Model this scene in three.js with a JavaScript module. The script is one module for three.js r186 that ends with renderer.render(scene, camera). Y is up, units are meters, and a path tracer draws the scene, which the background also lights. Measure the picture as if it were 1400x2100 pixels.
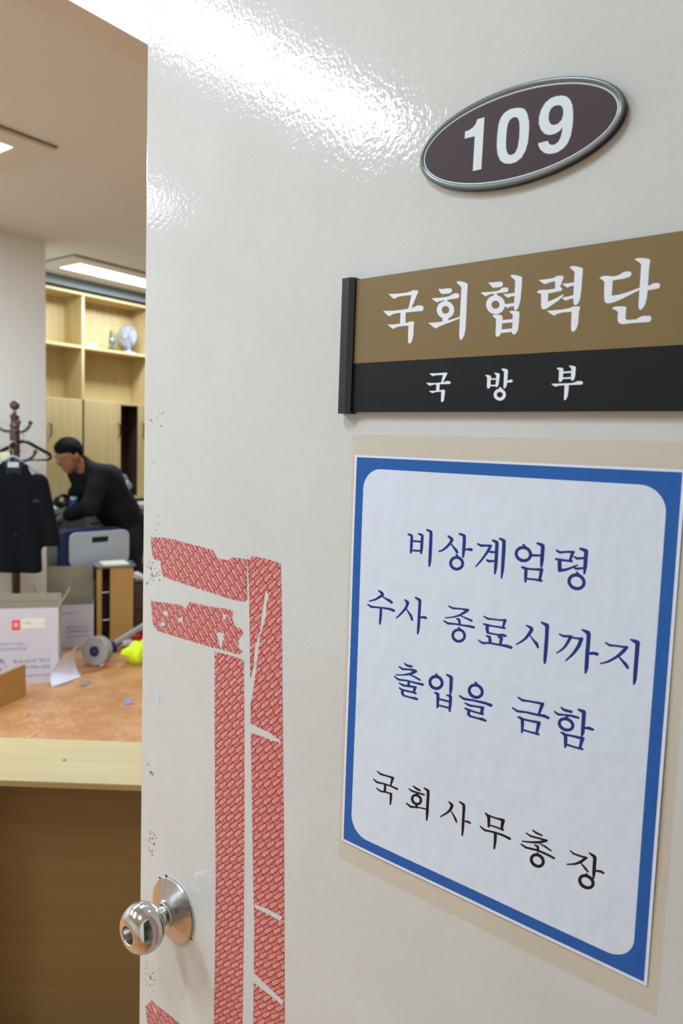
import * as THREE from 'three';
import { RoundedBoxGeometry } from 'three/addons/geometries/RoundedBoxGeometry.js';
import { mergeGeometries, toCreasedNormals } from 'three/addons/utils/BufferGeometryUtils.js';
import { RectAreaLightUniformsLib } from 'three/addons/lights/RectAreaLightUniformsLib.js';

// ------------------------------------------------------------------ camera
const scene = new THREE.Scene();
const V3 = (x, y, z) => new THREE.Vector3(x, y, z);
const R = (d) => (d * Math.PI) / 180;
const EYE = 1.48, FPX = 1500;                       // eye height in metres, focal length in photo pixels (1400 x 2100)
const PITCH = R(-5.278), ROLL = R(1.911), YAW = R(36.862), DOORYAW = R(50.376);
const upC = V3(Math.sin(ROLL), Math.cos(ROLL) * Math.cos(PITCH), -Math.cos(ROLL) * Math.sin(PITCH));
const fwC = V3(0, 0, -1); fwC.addScaledVector(upC, -fwC.dot(upC)).normalize();
const riC = new THREE.Vector3().crossVectors(fwC, upC);
const UP = V3(0, 1, 0), FW = V3(Math.cos(YAW), 0, -Math.sin(YAW)), RI = V3(Math.sin(YAW), 0, Math.cos(YAW));
const toWorld = (c) => V3(0, 0, 0).addScaledVector(RI, c.dot(riC)).addScaledVector(UP, c.dot(upC)).addScaledVector(FW, c.dot(fwC));
const camera = new THREE.PerspectiveCamera((2 * Math.atan(1050 / FPX) * 180) / Math.PI, 1400 / 2100, 0.02, 40);
camera.position.set(0, EYE, 0);
camera.quaternion.setFromRotationMatrix(new THREE.Matrix4().makeBasis(toWorld(V3(1, 0, 0)), toWorld(V3(0, 1, 0)), toWorld(V3(0, 0, 1))));
camera.focus = 0.72;
camera.userData.fStop = 8;
scene.add(camera);

// ------------------------------------------------------------------ light and exposure
RectAreaLightUniformsLib.init();
scene.background = new THREE.Color(0x000000);
const renderer = new THREE.WebGLRenderer();
renderer.toneMapping = THREE.LinearToneMapping;
renderer.toneMappingExposure = 1.0;
renderer.shadowMap.enabled = true;
const LAMP = 35;                                     // brightness of the ceiling panels
const LAMPCOLOR = new THREE.Color().setRGB(0.85, 1.02, 1.19);
const CEIL = EYE + 1.28;

// ------------------------------------------------------------------ from photo pixels to places (a pixel gives a direction; the surface touched gives the distance)
const ray = (px, py) => toWorld(V3((px - 700) / FPX, -(py - 1050) / FPX, -1));
const onZ = (px, py, z) => { const d = ray(px, py); return d.multiplyScalar(z / d.z).add(V3(0, EYE, 0)); };           // on a wall plane z = const
const onY = (px, py, y) => { const d = ray(px, py); return d.multiplyScalar((y - EYE) / d.y).add(V3(0, EYE, 0)); };   // on a level surface
const DD = V3(0, 0, 0).addScaledVector(FW, Math.cos(DOORYAW)).addScaledVector(RI, -Math.sin(DOORYAW));               // along the door to its free edge
const DN = V3(DD.z, 0, -DD.x);                                                                                       // out of the door's front face
const DOOROFF = 0.532;                                                                                               // metres from the eye to the door's plane
const DOORTURN = Math.atan2(DD.z, -DD.x);
const onDoor = (px, py, w = 0) => { const d = ray(px, py); d.multiplyScalar((w - DOOROFF) / d.dot(DN)); return [-d.dot(DD), d.y + EYE]; };   // [metres along, height]
const doorPoint = (s, y, w = 0) => V3(0, y, 0).addScaledVector(DN, w - DOOROFF).addScaledVector(DD, -s);

// ------------------------------------------------------------------ helpers
function rng(seed) { let s = seed | 0; return () => { s = (s + 0x6d2b79f5) | 0; let t = Math.imul(s ^ (s >>> 15), 1 | s); t = (t + Math.imul(t ^ (t >>> 7), 61 | t)) ^ t; return ((t ^ (t >>> 14)) >>> 0) / 4294967296; }; }
const clamp = THREE.MathUtils.clamp, lerp = THREE.MathUtils.lerp, smooth = THREE.MathUtils.smoothstep;
function hash(x, y, s) { let h = Math.imul(x, 374761393) ^ Math.imul(y, 668265263) ^ Math.imul(s, 2147483647 - 58); h = Math.imul(h ^ (h >>> 13), 1274126177); return ((h ^ (h >>> 16)) >>> 0) / 4294967296; }
function noise(x, y, px, py, s) {                    // value noise that repeats after px, py cells
  const ix = Math.floor(x), iy = Math.floor(y), fx = x - ix, fy = y - iy, u = fx * fx * (3 - 2 * fx), v = fy * fy * (3 - 2 * fy);
  const m = (a, n) => ((a % n) + n) % n, a = m(ix, px), b = m(ix + 1, px), c = m(iy, py), d = m(iy + 1, py);
  return lerp(lerp(hash(a, c, s), hash(b, c, s), u), lerp(hash(a, d, s), hash(b, d, s), u), v);
}
function fbm(u, v, fx, fy, oct, s) { let t = 0, a = 0.5, n = 0; for (let i = 0; i < oct; i++) { t += a * noise(u * fx, v * fy, fx, fy, s + i * 17); n += a; fx *= 2; fy *= 2; a *= 0.55; } return t / n; }
function dataTex(w, h, f, srgb = true) {
  const d = new Uint8Array(w * h * 4);
  for (let y = 0; y < h; y++) for (let x = 0; x < w; x++) { const c = f(x / w, y / h), o = (y * w + x) * 4; for (let k = 0; k < 3; k++) d[o + k] = clamp(Math.round(Array.isArray(c) ? c[k] : c * 255), 0, 255); d[o + 3] = 255; }
  const t = new THREE.DataTexture(d, w, h); t.wrapS = t.wrapT = THREE.RepeatWrapping; t.magFilter = THREE.LinearFilter; t.minFilter = THREE.LinearFilter;
  if (srgb) t.colorSpace = THREE.SRGBColorSpace; t.needsUpdate = true; return t;
}
const mixc = (a, b, t) => a.map((v, i) => lerp(v, b[i], clamp(t, 0, 1)));
const mat = (color, roughness = 0.7, more = {}) => new THREE.MeshPhysicalMaterial({ color, roughness, ...more });
const taken = new Map();
function numbered(name) { const n = taken.get(name) ?? 0; taken.set(name, n + 1); return n ? name + '_' + String(n).padStart(3, '0') : name; }
function shade(o) { o.castShadow = true; o.receiveShadow = true; return o; }
function part(name, g, m, parent) { const o = shade(new THREE.Mesh(Array.isArray(g) ? (g.length > 1 ? joined(g) : g[0]) : g, m)); o.name = name; parent.add(o); return o; }
function tag(o, label, category, group) { o.userData.label = label; o.userData.category = category; if (group) o.userData.group = group; return o; }
function thing(name, label, category, p = V3(0, 0, 0), turn = 0, group) { const o = new THREE.Group(); o.name = numbered(name); o.position.copy(p); o.rotation.y = turn; scene.add(o); return tag(o, label, category, group); }
function solo(name, label, category, g, m, p = V3(0, 0, 0), turn = 0, group) { const o = part(numbered(name), g, m, scene); o.position.copy(p); o.rotation.y = turn; return tag(o, label, category, group); }
function struct(name, g, m, parent = scene) { const o = part(name, g, m, parent); if (parent === scene) o.userData.kind = 'structure'; return o; }
function joined(list) { return mergeGeometries(list.map((g) => { const n = g.index ? g.toNonIndexed() : g; for (const k of Object.keys(n.attributes)) if (!['position', 'normal', 'uv'].includes(k)) n.deleteAttribute(k); return n; })); }
function metric(g, tile = 1, grain = 'y') {          // uv in metres / tile, u along the grain
  const p = g.attributes.position, n = g.attributes.normal, uv = new Float32Array(p.count * 2), ax = ['x', 'y', 'z'];
  for (let i = 0; i < p.count; i++) {
    const c = { x: p.getX(i), y: p.getY(i), z: p.getZ(i) }, a = { x: Math.abs(n.getX(i)), y: Math.abs(n.getY(i)), z: Math.abs(n.getZ(i)) };
    const k = a.x >= a.y && a.x >= a.z ? 'x' : a.y >= a.z ? 'y' : 'z', two = ax.filter((t) => t !== k), g0 = two.includes(grain) ? grain : two[0], g1 = two.find((t) => t !== g0);
    uv[i * 2] = c[g0] / tile; uv[i * 2 + 1] = c[g1] / tile + (k === 'x' ? 0.37 : k === 'y' ? 0.71 : 0);
  }
  g.setAttribute('uv', new THREE.BufferAttribute(uv, 2)); return g;
}
function box(w, h, d, x = 0, y = 0, z = 0, r = 0.0015, grain = 'y', tile = 1) {    // centred at x, z with its bottom at y
  const g = r > 0 ? new RoundedBoxGeometry(w, h, d, 1, Math.min(r, w / 2.1, h / 2.1, d / 2.1)) : new THREE.BoxGeometry(w, h, d);
  g.translate(x, y + h / 2, z); return metric(g, tile, grain);
}
function tube(points, r, seg = 24, sides = 8, closed = false) { return new THREE.TubeGeometry(new THREE.CatmullRomCurve3(points.map((p) => (p.isVector3 ? p : V3(...p))), closed, 'centripetal'), seg, r, sides, closed); }
function bar(a, b, r, r2 = r, sides = 12) { const d = b.clone().sub(a), g = new THREE.CylinderGeometry(r2, r, d.length(), sides); g.translate(0, d.length() / 2, 0); g.applyQuaternion(new THREE.Quaternion().setFromUnitVectors(UP, d.normalize())); return g.translate(a.x, a.y, a.z); }
function latheSmooth(pts, seg = 64, n = 48) { const c = new THREE.SplineCurve(pts.map(([r, y]) => new THREE.Vector2(r, y))); return new THREE.LatheGeometry(c.getSpacedPoints(n), seg); }
function lathe(pts, seg = 32) { return toCreasedNormals(new THREE.LatheGeometry(pts.map(([r, y]) => new THREE.Vector2(r, y)), seg), 0.55); }
function sheet(f, nu, nv, thick = 0) {               // a surface from f(u, v), with thickness when asked for
  const g = new THREE.PlaneGeometry(1, 1, nu, nv), p = g.attributes.position, uv = g.attributes.uv;
  for (let i = 0; i < p.count; i++) p.setXYZ(i, ...f(uv.getX(i), uv.getY(i)).toArray());
  g.computeVertexNormals();
  if (!thick) return g;
  const n = g.attributes.normal, b = g.clone(), q = b.attributes.position;
  for (let i = 0; i < q.count; i++) q.setXYZ(i, p.getX(i) - n.getX(i) * thick, p.getY(i) - n.getY(i) * thick, p.getZ(i) - n.getZ(i) * thick);
  const ix = b.index.array; for (let i = 0; i < ix.length; i += 3) { const t = ix[i]; ix[i] = ix[i + 1]; ix[i + 1] = t; }
  b.computeVertexNormals();
  const rim = [], W = nu + 1, idx = (u, v) => v * W + u, loop = [];
  for (let u = 0; u < nu; u++) loop.push(idx(u, 0)); for (let v = 0; v < nv; v++) loop.push(idx(nu, v)); for (let u = nu; u > 0; u--) loop.push(idx(u, nv)); for (let v = nv; v > 0; v--) loop.push(idx(0, v));
  for (let i = 0; i < loop.length; i++) { const a = loop[i], c = loop[(i + 1) % loop.length], A = V3().fromBufferAttribute(p, a), C = V3().fromBufferAttribute(p, c), A2 = V3().fromBufferAttribute(q, a), C2 = V3().fromBufferAttribute(q, c); rim.push(A, A2, C, C, A2, C2); }
  const rg = new THREE.BufferGeometry().setFromPoints(rim); rg.computeVertexNormals(); rg.setAttribute('uv', new THREE.BufferAttribute(new Float32Array(rim.length * 2), 2));
  return joined([g, b, rg]);
}
function extrude(shape, depth, bevel = 0, curve = 16) { return new THREE.ExtrudeGeometry(shape, { depth, bevelEnabled: bevel > 0, bevelSize: bevel, bevelThickness: bevel, bevelSegments: 2, curveSegments: curve }); }
// distance fields: tapered capsules joined with a smooth minimum, meshed with surface nets
const capsule = (p, a, b, ra, rb) => { const bx = b.x - a.x, by = b.y - a.y, bz = b.z - a.z, qx = p.x - a.x, qy = p.y - a.y, qz = p.z - a.z, l = bx * bx + by * by + bz * bz, t = l ? clamp((qx * bx + qy * by + qz * bz) / l, 0, 1) : 0; return Math.hypot(qx - bx * t, qy - by * t, qz - bz * t) - (ra + (rb - ra) * t); };
const smin = (a, b, k) => { const h = Math.max(k - Math.abs(a - b), 0) / k; return Math.min(a, b) - h * h * k * 0.25; };
const ellipsoid = (p, c, r, q) => { const v = V3(p.x - c.x, p.y - c.y, p.z - c.z); if (q) v.applyQuaternion(q); const k0 = Math.hypot(v.x / r.x, v.y / r.y, v.z / r.z), k1 = Math.hypot(v.x / (r.x * r.x), v.y / (r.y * r.y), v.z / (r.z * r.z)); return k1 > 0 ? (k0 * (k0 - 1)) / k1 : -Math.min(r.x, r.y, r.z); };
function nets(f, lo, hi, cell) {
  const n = [0, 1, 2].map((i) => Math.ceil((hi.getComponent(i) - lo.getComponent(i)) / cell) + 1), [nx, ny, nz] = n, F = new Float32Array(nx * ny * nz), p = V3(), id = (x, y, z) => (z * ny + y) * nx + x;
  for (let z = 0; z < nz; z++) for (let y = 0; y < ny; y++) for (let x = 0; x < nx; x++) F[id(x, y, z)] = f(p.set(lo.x + x * cell, lo.y + y * cell, lo.z + z * cell));
  const at = new Int32Array(nx * ny * nz).fill(-1), pos = [], E = [];
  for (let a = 0; a < 8; a++) for (const d of [1, 2, 4]) if (!(a & d)) E.push([a, a | d]);
  for (let z = 0; z < nz - 1; z++) for (let y = 0; y < ny - 1; y++) for (let x = 0; x < nx - 1; x++) {
    let m = 0; const v = [];
    for (let a = 0; a < 8; a++) { const s = F[id(x + (a & 1), y + ((a >> 1) & 1), z + ((a >> 2) & 1))]; v.push(s); if (s < 0) m |= 1 << a; }
    if (m === 0 || m === 255) continue;
    let cx = 0, cy = 0, cz = 0, k = 0;
    for (const [a, b] of E) { if ((v[a] < 0) === (v[b] < 0)) continue; const t = v[a] / (v[a] - v[b]); cx += lerp(a & 1, b & 1, t); cy += lerp((a >> 1) & 1, (b >> 1) & 1, t); cz += lerp((a >> 2) & 1, (b >> 2) & 1, t); k++; }
    at[id(x, y, z)] = pos.length / 3; pos.push(lo.x + (x + cx / k) * cell, lo.y + (y + cy / k) * cell, lo.z + (z + cz / k) * cell);
  }
  const ix = [], quad = (a, b, c, d, flip) => { if (a < 0 || b < 0 || c < 0 || d < 0) return; if (flip) ix.push(a, c, b, a, d, c); else ix.push(a, b, c, a, c, d); };
  for (let z = 1; z < nz - 1; z++) for (let y = 1; y < ny - 1; y++) for (let x = 1; x < nx - 1; x++) {
    const s = F[id(x, y, z)] < 0;
    if (s !== F[id(x + 1, y, z)] < 0) quad(at[id(x, y - 1, z - 1)], at[id(x, y, z - 1)], at[id(x, y, z)], at[id(x, y - 1, z)], !s);
    if (s !== F[id(x, y + 1, z)] < 0) quad(at[id(x - 1, y, z - 1)], at[id(x - 1, y, z)], at[id(x, y, z)], at[id(x, y, z - 1)], !s);
    if (s !== F[id(x, y, z + 1)] < 0) quad(at[id(x - 1, y - 1, z)], at[id(x, y - 1, z)], at[id(x, y, z)], at[id(x - 1, y, z)], !s);
  }
  const g = new THREE.BufferGeometry(); g.setAttribute('position', new THREE.Float32BufferAttribute(pos, 3)); g.setIndex(ix); g.computeVertexNormals();
  return metric(g, 1);
}

// ------------------------------------------------------------------ materials
const woodTex = (light, dark, seed, streak = 60) => dataTex(512, 512, (u, v) => { const w = fbm(u, v, 3, streak, 4, seed), b = fbm(u, v, 2, 6, 3, seed + 90); return mixc(dark, light, 0.15 + 0.75 * w + 0.45 * (b - 0.4)); });
const mapleTex = woodTex([196, 172, 122], [172, 144, 92], 11), oakTex = woodTex([190, 148, 84], [168, 124, 62], 37), paleTex = woodTex([168, 148, 100], [152, 130, 82], 53), walnutTex = woodTex([92, 60, 40], [58, 36, 24], 71);
const M = {
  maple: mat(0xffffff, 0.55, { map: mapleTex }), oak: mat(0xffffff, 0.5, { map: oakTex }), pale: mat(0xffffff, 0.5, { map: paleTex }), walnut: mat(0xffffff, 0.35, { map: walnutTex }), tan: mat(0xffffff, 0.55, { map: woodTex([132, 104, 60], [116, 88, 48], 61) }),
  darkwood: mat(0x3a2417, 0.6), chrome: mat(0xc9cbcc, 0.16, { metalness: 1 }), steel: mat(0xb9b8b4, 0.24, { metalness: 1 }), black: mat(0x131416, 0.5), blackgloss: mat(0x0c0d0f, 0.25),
  white: mat(0xe9e9e6, 0.45), grey: mat(0x9b9c98, 0.5),
};
const wallBump = dataTex(256, 256, (u, v) => fbm(u, v, 24, 24, 4, 5), false);
const wallPaint = mat(0xe4e2da, 0.8, { bumpMap: wallBump, bumpScale: 0.0008 });
const ceilPaint = mat(0xdadbd4, 0.9, { bumpMap: wallBump, bumpScale: 0.0006 });
const floorTex = dataTex(1024, 1024, (u, v) => {
  const a = fbm(u, v, 10, 14, 5, 201), b = fbm(u, v, 60, 46, 3, 203), c = fbm(u, v, 5, 4, 3, 207);
  return mixc(mixc([176, 118, 70], [190, 136, 86], smooth(a, 0.3, 0.7)), [204, 162, 116], smooth(b + 0.25 * (c - 0.5), 0.5, 0.8) * 0.5);
});
const floorMat = mat(0xffffff, 0.38, { map: floorTex });

// ------------------------------------------------------------------ the setting
const X0 = -3.0, X1 = 6.2, ZB = -5.86, ZF = 0.19, T = 0.15;
{
  const slab = (x0, x1, y0, y1, z0, z1) => metric(new THREE.BoxGeometry(x1 - x0, y1 - y0, z1 - z0).translate((x0 + x1) / 2, (y0 + y1) / 2, (z0 + z1) / 2), 1, 'x');
  struct('floor', slab(X0 - T, X1 + T, -T, 0, ZB - T, ZF + T), floorMat);
  struct('floor_corridor', slab(X0 - T, X1 + T, -T, 0, ZF + T, ZF + 2.5), mat(0xb9b4a8, 0.3));
  struct('ceiling', slab(X0 - T, X1 + T, CEIL, CEIL + T, ZB - T, ZF + T), ceilPaint);
  struct('wall_back', slab(2.796, X1, 0, CEIL, ZB - T, ZB), wallPaint);
  struct('wall_left', slab(X0, 2.796, 0, CEIL, ZB - T, -4.64), wallPaint);
  struct('wall_right', slab(X1, X1 + T, 0, CEIL, ZB - T, ZF + T), wallPaint);
  struct('wall_side', slab(X0 - T, X0, 0, CEIL, ZB - T, ZF + T), wallPaint);
  const hinge = doorPoint(0.145, 0, 0), DX1 = hinge.x + 0.02, DX0 = DX1 - 0.94, DTOP = 2.13;
  struct('wall_front', [slab(X0, DX0, 0, CEIL, ZF, ZF + T), slab(DX1, X1, 0, CEIL, ZF, ZF + T), slab(DX0, DX1, DTOP, CEIL, ZF, ZF + T)], wallPaint);
  struct('trim_1', [box(0.04, DTOP, T + 0.03, DX0 - 0.02, 0, ZF + T / 2, 0.003), box(0.04, DTOP, T + 0.03, DX1 + 0.02, 0, ZF + T / 2, 0.003), box(DX1 - DX0 + 0.08, 0.04, T + 0.03, (DX0 + DX1) / 2, DTOP, ZF + T / 2, 0.003)], mat(0xd9d5ca, 0.4));
  // the corridor behind the camera
  struct('ceiling_corridor', slab(X0 - T, X1 + T, 2.5, 2.5 + T, ZF + T, ZF + 2.5), ceilPaint);
  struct('wall_corridor', [slab(X0 - T, X1 + T, 0, 2.5, ZF + 2.2, ZF + 2.5), slab(X0 - T, X0, 0, 2.5, ZF + T, ZF + 2.2), slab(X1, X1 + T, 0, 2.5, ZF + T, ZF + 2.2)], wallPaint);
  struct('trim_2', box(3.4, 0.07, 0.05, 4.5, 2.685, -5.5, 0.006, 'x'), mat(0x8e9798, 0.5));   // grey strip between cabinet tops and ceiling
}

// ------------------------------------------------------------------ ceiling lights
const housingMat = mat(0xd9d2c6, 0.55), gapMat = mat(0x7d766c, 0.8), glowMat = new THREE.MeshStandardMaterial({ color: 0xffffff, emissive: LAMPCOLOR, emissiveIntensity: 2.2, roughness: 0.5 });
function ceilingLight(x0, x1, z, label, top = CEIL) {
  const L = x1 - x0, W = 0.275, fr = 0.125, g = thing('ceiling_light', label, 'ceiling light', V3((x0 + x1) / 2, top, z), 0, 'ceiling panel lights');
  part('backing', box(L + 2 * fr + 0.016, 0.006, W + 2 * fr + 0.016, 0, -0.007, 0, 0), gapMat, g);
  const fw = L + 2 * fr, fd = W + 2 * fr, y = -0.022;
  part('frame', [box(fw, 0.018, fr, 0, y, fd / 2 - fr / 2, 0.003), box(fw, 0.018, fr, 0, y, -fd / 2 + fr / 2, 0.003), box(fr, 0.018, W, fw / 2 - fr / 2, y, 0, 0.003), box(fr, 0.018, W, -fw / 2 + fr / 2, y, 0, 0.003)], housingMat, g);
  const s = new THREE.Shape(), a = L / 2 + 0.004, b = W / 2 + 0.004, r = 0.03;
  s.moveTo(-a + r, -b); s.lineTo(a - r, -b); s.quadraticCurveTo(a, -b, a, -b + r); s.lineTo(a, b - r); s.quadraticCurveTo(a, b, a - r, b); s.lineTo(-a + r, b); s.quadraticCurveTo(-a, b, -a, b - r); s.lineTo(-a, -b + r); s.quadraticCurveTo(-a, -b, -a + r, -b);
  part('diffuser', extrude(s, 0.012).rotateX(Math.PI / 2).translate(0, -0.008, 0), glowMat, g);
  const l = new THREE.RectAreaLight(LAMPCOLOR, LAMP, L, W); l.name = 'panel_glow'; l.position.set(0, -0.026, 0); l.rotation.x = -Math.PI / 2; g.add(l);
  return g;
}
ceilingLight(1.05, 2.3, -1.885, 'long white ceiling panel light above the wooden counter');
ceilingLight(-1.33, -0.2, -1.92, 'long white ceiling panel light mirrored on the glossy door');
ceilingLight(0.55, 1.79, -3.36, 'ceiling panel light whose end shows over the coat rack');
ceilingLight(-1.21, 0.03, -3.48, 'ceiling panel light mirrored at the edge of the door');
ceilingLight(3.22, 4.46, -5.023, 'glowing ceiling panel light in front of the wooden bookcase');
ceilingLight(-0.64, -0.22, -0.66, 'short ceiling panel light just inside the doorway');
// ------------------------------------------------------------------ the open door
const paintBump = dataTex(1024, 1024, (u, v) => 0.55 * fbm(u, v, 120, 105, 2, 301) + 0.3 * fbm(u, v, 60, 52, 2, 303) + 0.15 * fbm(u, v, 9, 7, 2, 305), false);
const paintTex = dataTex(512, 512, (u, v) => { const a = fbm(u, v, 5, 5, 4, 311), b = fbm(u, v, 60, 60, 2, 313); return mixc([217, 216, 209], [210, 208, 201], a * 0.9 + 0.25 * (b - 0.5)); });
const doorPaint = mat(0xffffff, 0.09, { map: paintTex, bumpMap: paintBump, bumpScale: 0.0002, specularIntensity: 0.62 });
const FREE = -0.757, HINGE = 0.145;
const door = new THREE.Group();
door.name = 'door_1'; door.userData.kind = 'structure'; door.position.copy(doorPoint(0, 0, 0)); door.rotation.y = DOORTURN; scene.add(door);
part('leaf', metric(new RoundedBoxGeometry(HINGE - FREE, 2.09, 0.04, 3, 0.004).translate((HINGE + FREE) / 2, 1.055, -0.02), 0.36, 'x'), doorPaint, door);
{
  const [ks, ky] = onDoor(356.5, 1865), turn = (g) => g.rotateX(Math.PI / 2).translate(ks, ky, 0);
  const brushed = dataTex(256, 64, (u, v) => 0.35 + 0.3 * fbm(u, v, 180, 2, 2, 331), false);
  const satin = mat(0xc4c3bf, 0.34, { metalness: 1, roughnessMap: dataTex(256, 64, (u, v) => 0.5 + 0.5 * fbm(u, v, 120, 2, 2, 333), false), bumpMap: brushed, bumpScale: 0.0002 });
  const polished = mat(0xcfcecb, 0.13, { metalness: 1 });
  part('rosette', turn(lathe([[0.0388, 0.0], [0.039, 0.0022], [0.0382, 0.0036], [0.0366, 0.0040], [0.0357, 0.0044], [0.0172, 0.0115], [0.0165, 0.0118], [0.0160, 0.0135]], 64)), satin, door).userData.label = 'brushed steel cone rosette';
  part('collar', turn(latheSmooth([[0.0160, 0.0115], [0.0160, 0.0165], [0.0152, 0.0175], [0.0116, 0.0178], [0.0112, 0.0190]], 48)), polished, door);
  part('neck', turn(latheSmooth([[0.0112, 0.0165], [0.0108, 0.0225], [0.0112, 0.0265]], 40)), polished, door);
  const ball = part('knob', turn(latheSmooth([[0.0112, 0.0245], [0.0135, 0.0252], [0.0190, 0.0275], [0.0240, 0.0315], [0.0272, 0.0365], [0.0288, 0.0425], [0.0288, 0.0475], [0.0276, 0.0530], [0.0252, 0.0580], [0.0215, 0.0622], [0.0170, 0.0650], [0.0128, 0.0662], [0.0112, 0.0662], [0.0104, 0.0652], [0.0098, 0.0625]], 64)), polished, door);
  part('key_recess', turn(lathe([[0.0100, 0.0640], [0.0086, 0.0585], [0.0080, 0.0565], [0.0040, 0.0560], [0.0, 0.0560]], 40)), mat(0xa9a9a6, 0.25, { metalness: 1 }), ball);
  const h = mat(0xb5b3ae, 0.3, { metalness: 1 });
  for (const y of [0.25, 1.05, 1.85]) part('hinge', bar(V3(HINGE + 0.004, y, -0.018), V3(HINGE + 0.004, y + 0.1, -0.018), 0.007), h, door);
}

// ---- drawing lettering: strokes and outlines noted in the photo are carried onto the plane they lie on
function canvasOn(s0, s1, y0, y1, w, widthPx) {      // a canvas over a rectangle of the plane w in front of the door
  const c = document.createElement('canvas'); c.width = widthPx; c.height = Math.round((widthPx * (y1 - y0)) / (s1 - s0));
  const g = c.getContext('2d'), sc = widthPx / (s1 - s0), map = (px, py) => { const [s, y] = onDoor(px, py, w); return [(s - s0) * sc, (y1 - y) * sc]; };
  return { c, g, sc, map, s0, s1, y0, y1 };
}
const nums = (t) => t.trim().split(/\s+/).map((a) => a.split(',').map(Number));
function drawGlyphs(cv, color, [ox, oy, k], list) {
  const { g, map } = cv, P = (x, y) => map(ox + x / k, oy + y / k);
  g.fillStyle = color;
  const path = (pts) => { pts.forEach(([x, y], i) => { const q = P(x, y); if (i) g.lineTo(...q); else g.moveTo(...q); }); g.closePath(); };
  for (const it of list) {
    const kind = it[0];
    if (kind === 'P') { g.beginPath(); for (const t of it.slice(1)) path(nums(t)); g.fill('evenodd'); }
    else if (kind === 'R') {                         // ring: centre, radii, stroke width, turn in degrees
      const [, cx, cy, rx, ry, w, a = 0] = it, ca = Math.cos(R(a)), sa = Math.sin(R(a));
      g.beginPath();
      for (const e of [w / 2, -w / 2]) { const pts = []; for (let i = 0; i < 48; i++) { const t = (i / 48) * 2 * Math.PI, x = (rx + e) * Math.cos(t), y = (ry + e) * Math.sin(t); pts.push([cx + x * ca - y * sa, cy + x * sa + y * ca]); } path(pts); }
      g.fill('evenodd');
    } else {
      const pts = nums(it[1]), n = pts.length, at = (i) => pts[clamp(i, 0, n - 1)];
      for (let i = 0; i < n - 1; i++) {
        const a = at(i - 1), b = at(i), c = at(i + 1), d = at(i + 2), steps = Math.max(4, Math.ceil(Math.hypot(c[0] - b[0], c[1] - b[1]) / 4)), soft = n > 2 ? 0.5 : 0;
        for (let j = 0; j <= steps; j++) {
          const t = j / steps, v = [0, 1, 2].map((m) => { const lin = lerp(b[m], c[m], t), cr = 0.5 * (2 * b[m] + (c[m] - a[m]) * t + (2 * a[m] - 5 * b[m] + 4 * c[m] - d[m]) * t * t + (3 * b[m] - a[m] - 3 * c[m] + d[m]) * t * t * t); return lerp(lin, cr, soft); });
          g.beginPath(); path(Array.from({ length: 12 }, (_, q) => [v[0] + (v[2] / 2) * Math.cos((q / 6) * Math.PI), v[1] + (v[2] / 2) * Math.sin((q / 6) * Math.PI)])); g.fill();
        }
      }
    }
  }
}
function canvasTex(cv) { const t = new THREE.CanvasTexture(cv.c); t.colorSpace = THREE.SRGBColorSpace; t.magFilter = THREE.LinearFilter; return t; }
function faceUV(g, s0, s1, y0, y1, ox = 0, oy = 0) { const p = g.attributes.position, uv = new Float32Array(p.count * 2); for (let i = 0; i < p.count; i++) { uv[i * 2] = (p.getX(i) + ox - s0) / (s1 - s0); uv[i * 2 + 1] = (p.getY(i) + oy - y0) / (y1 - y0); } g.setAttribute('uv', new THREE.BufferAttribute(uv, 2)); return g; }
function onDoorThing(name, label, category, s, y, group) { return thing(name, label, category, doorPoint(s, y, 0), DOORTURN, group); }

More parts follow.
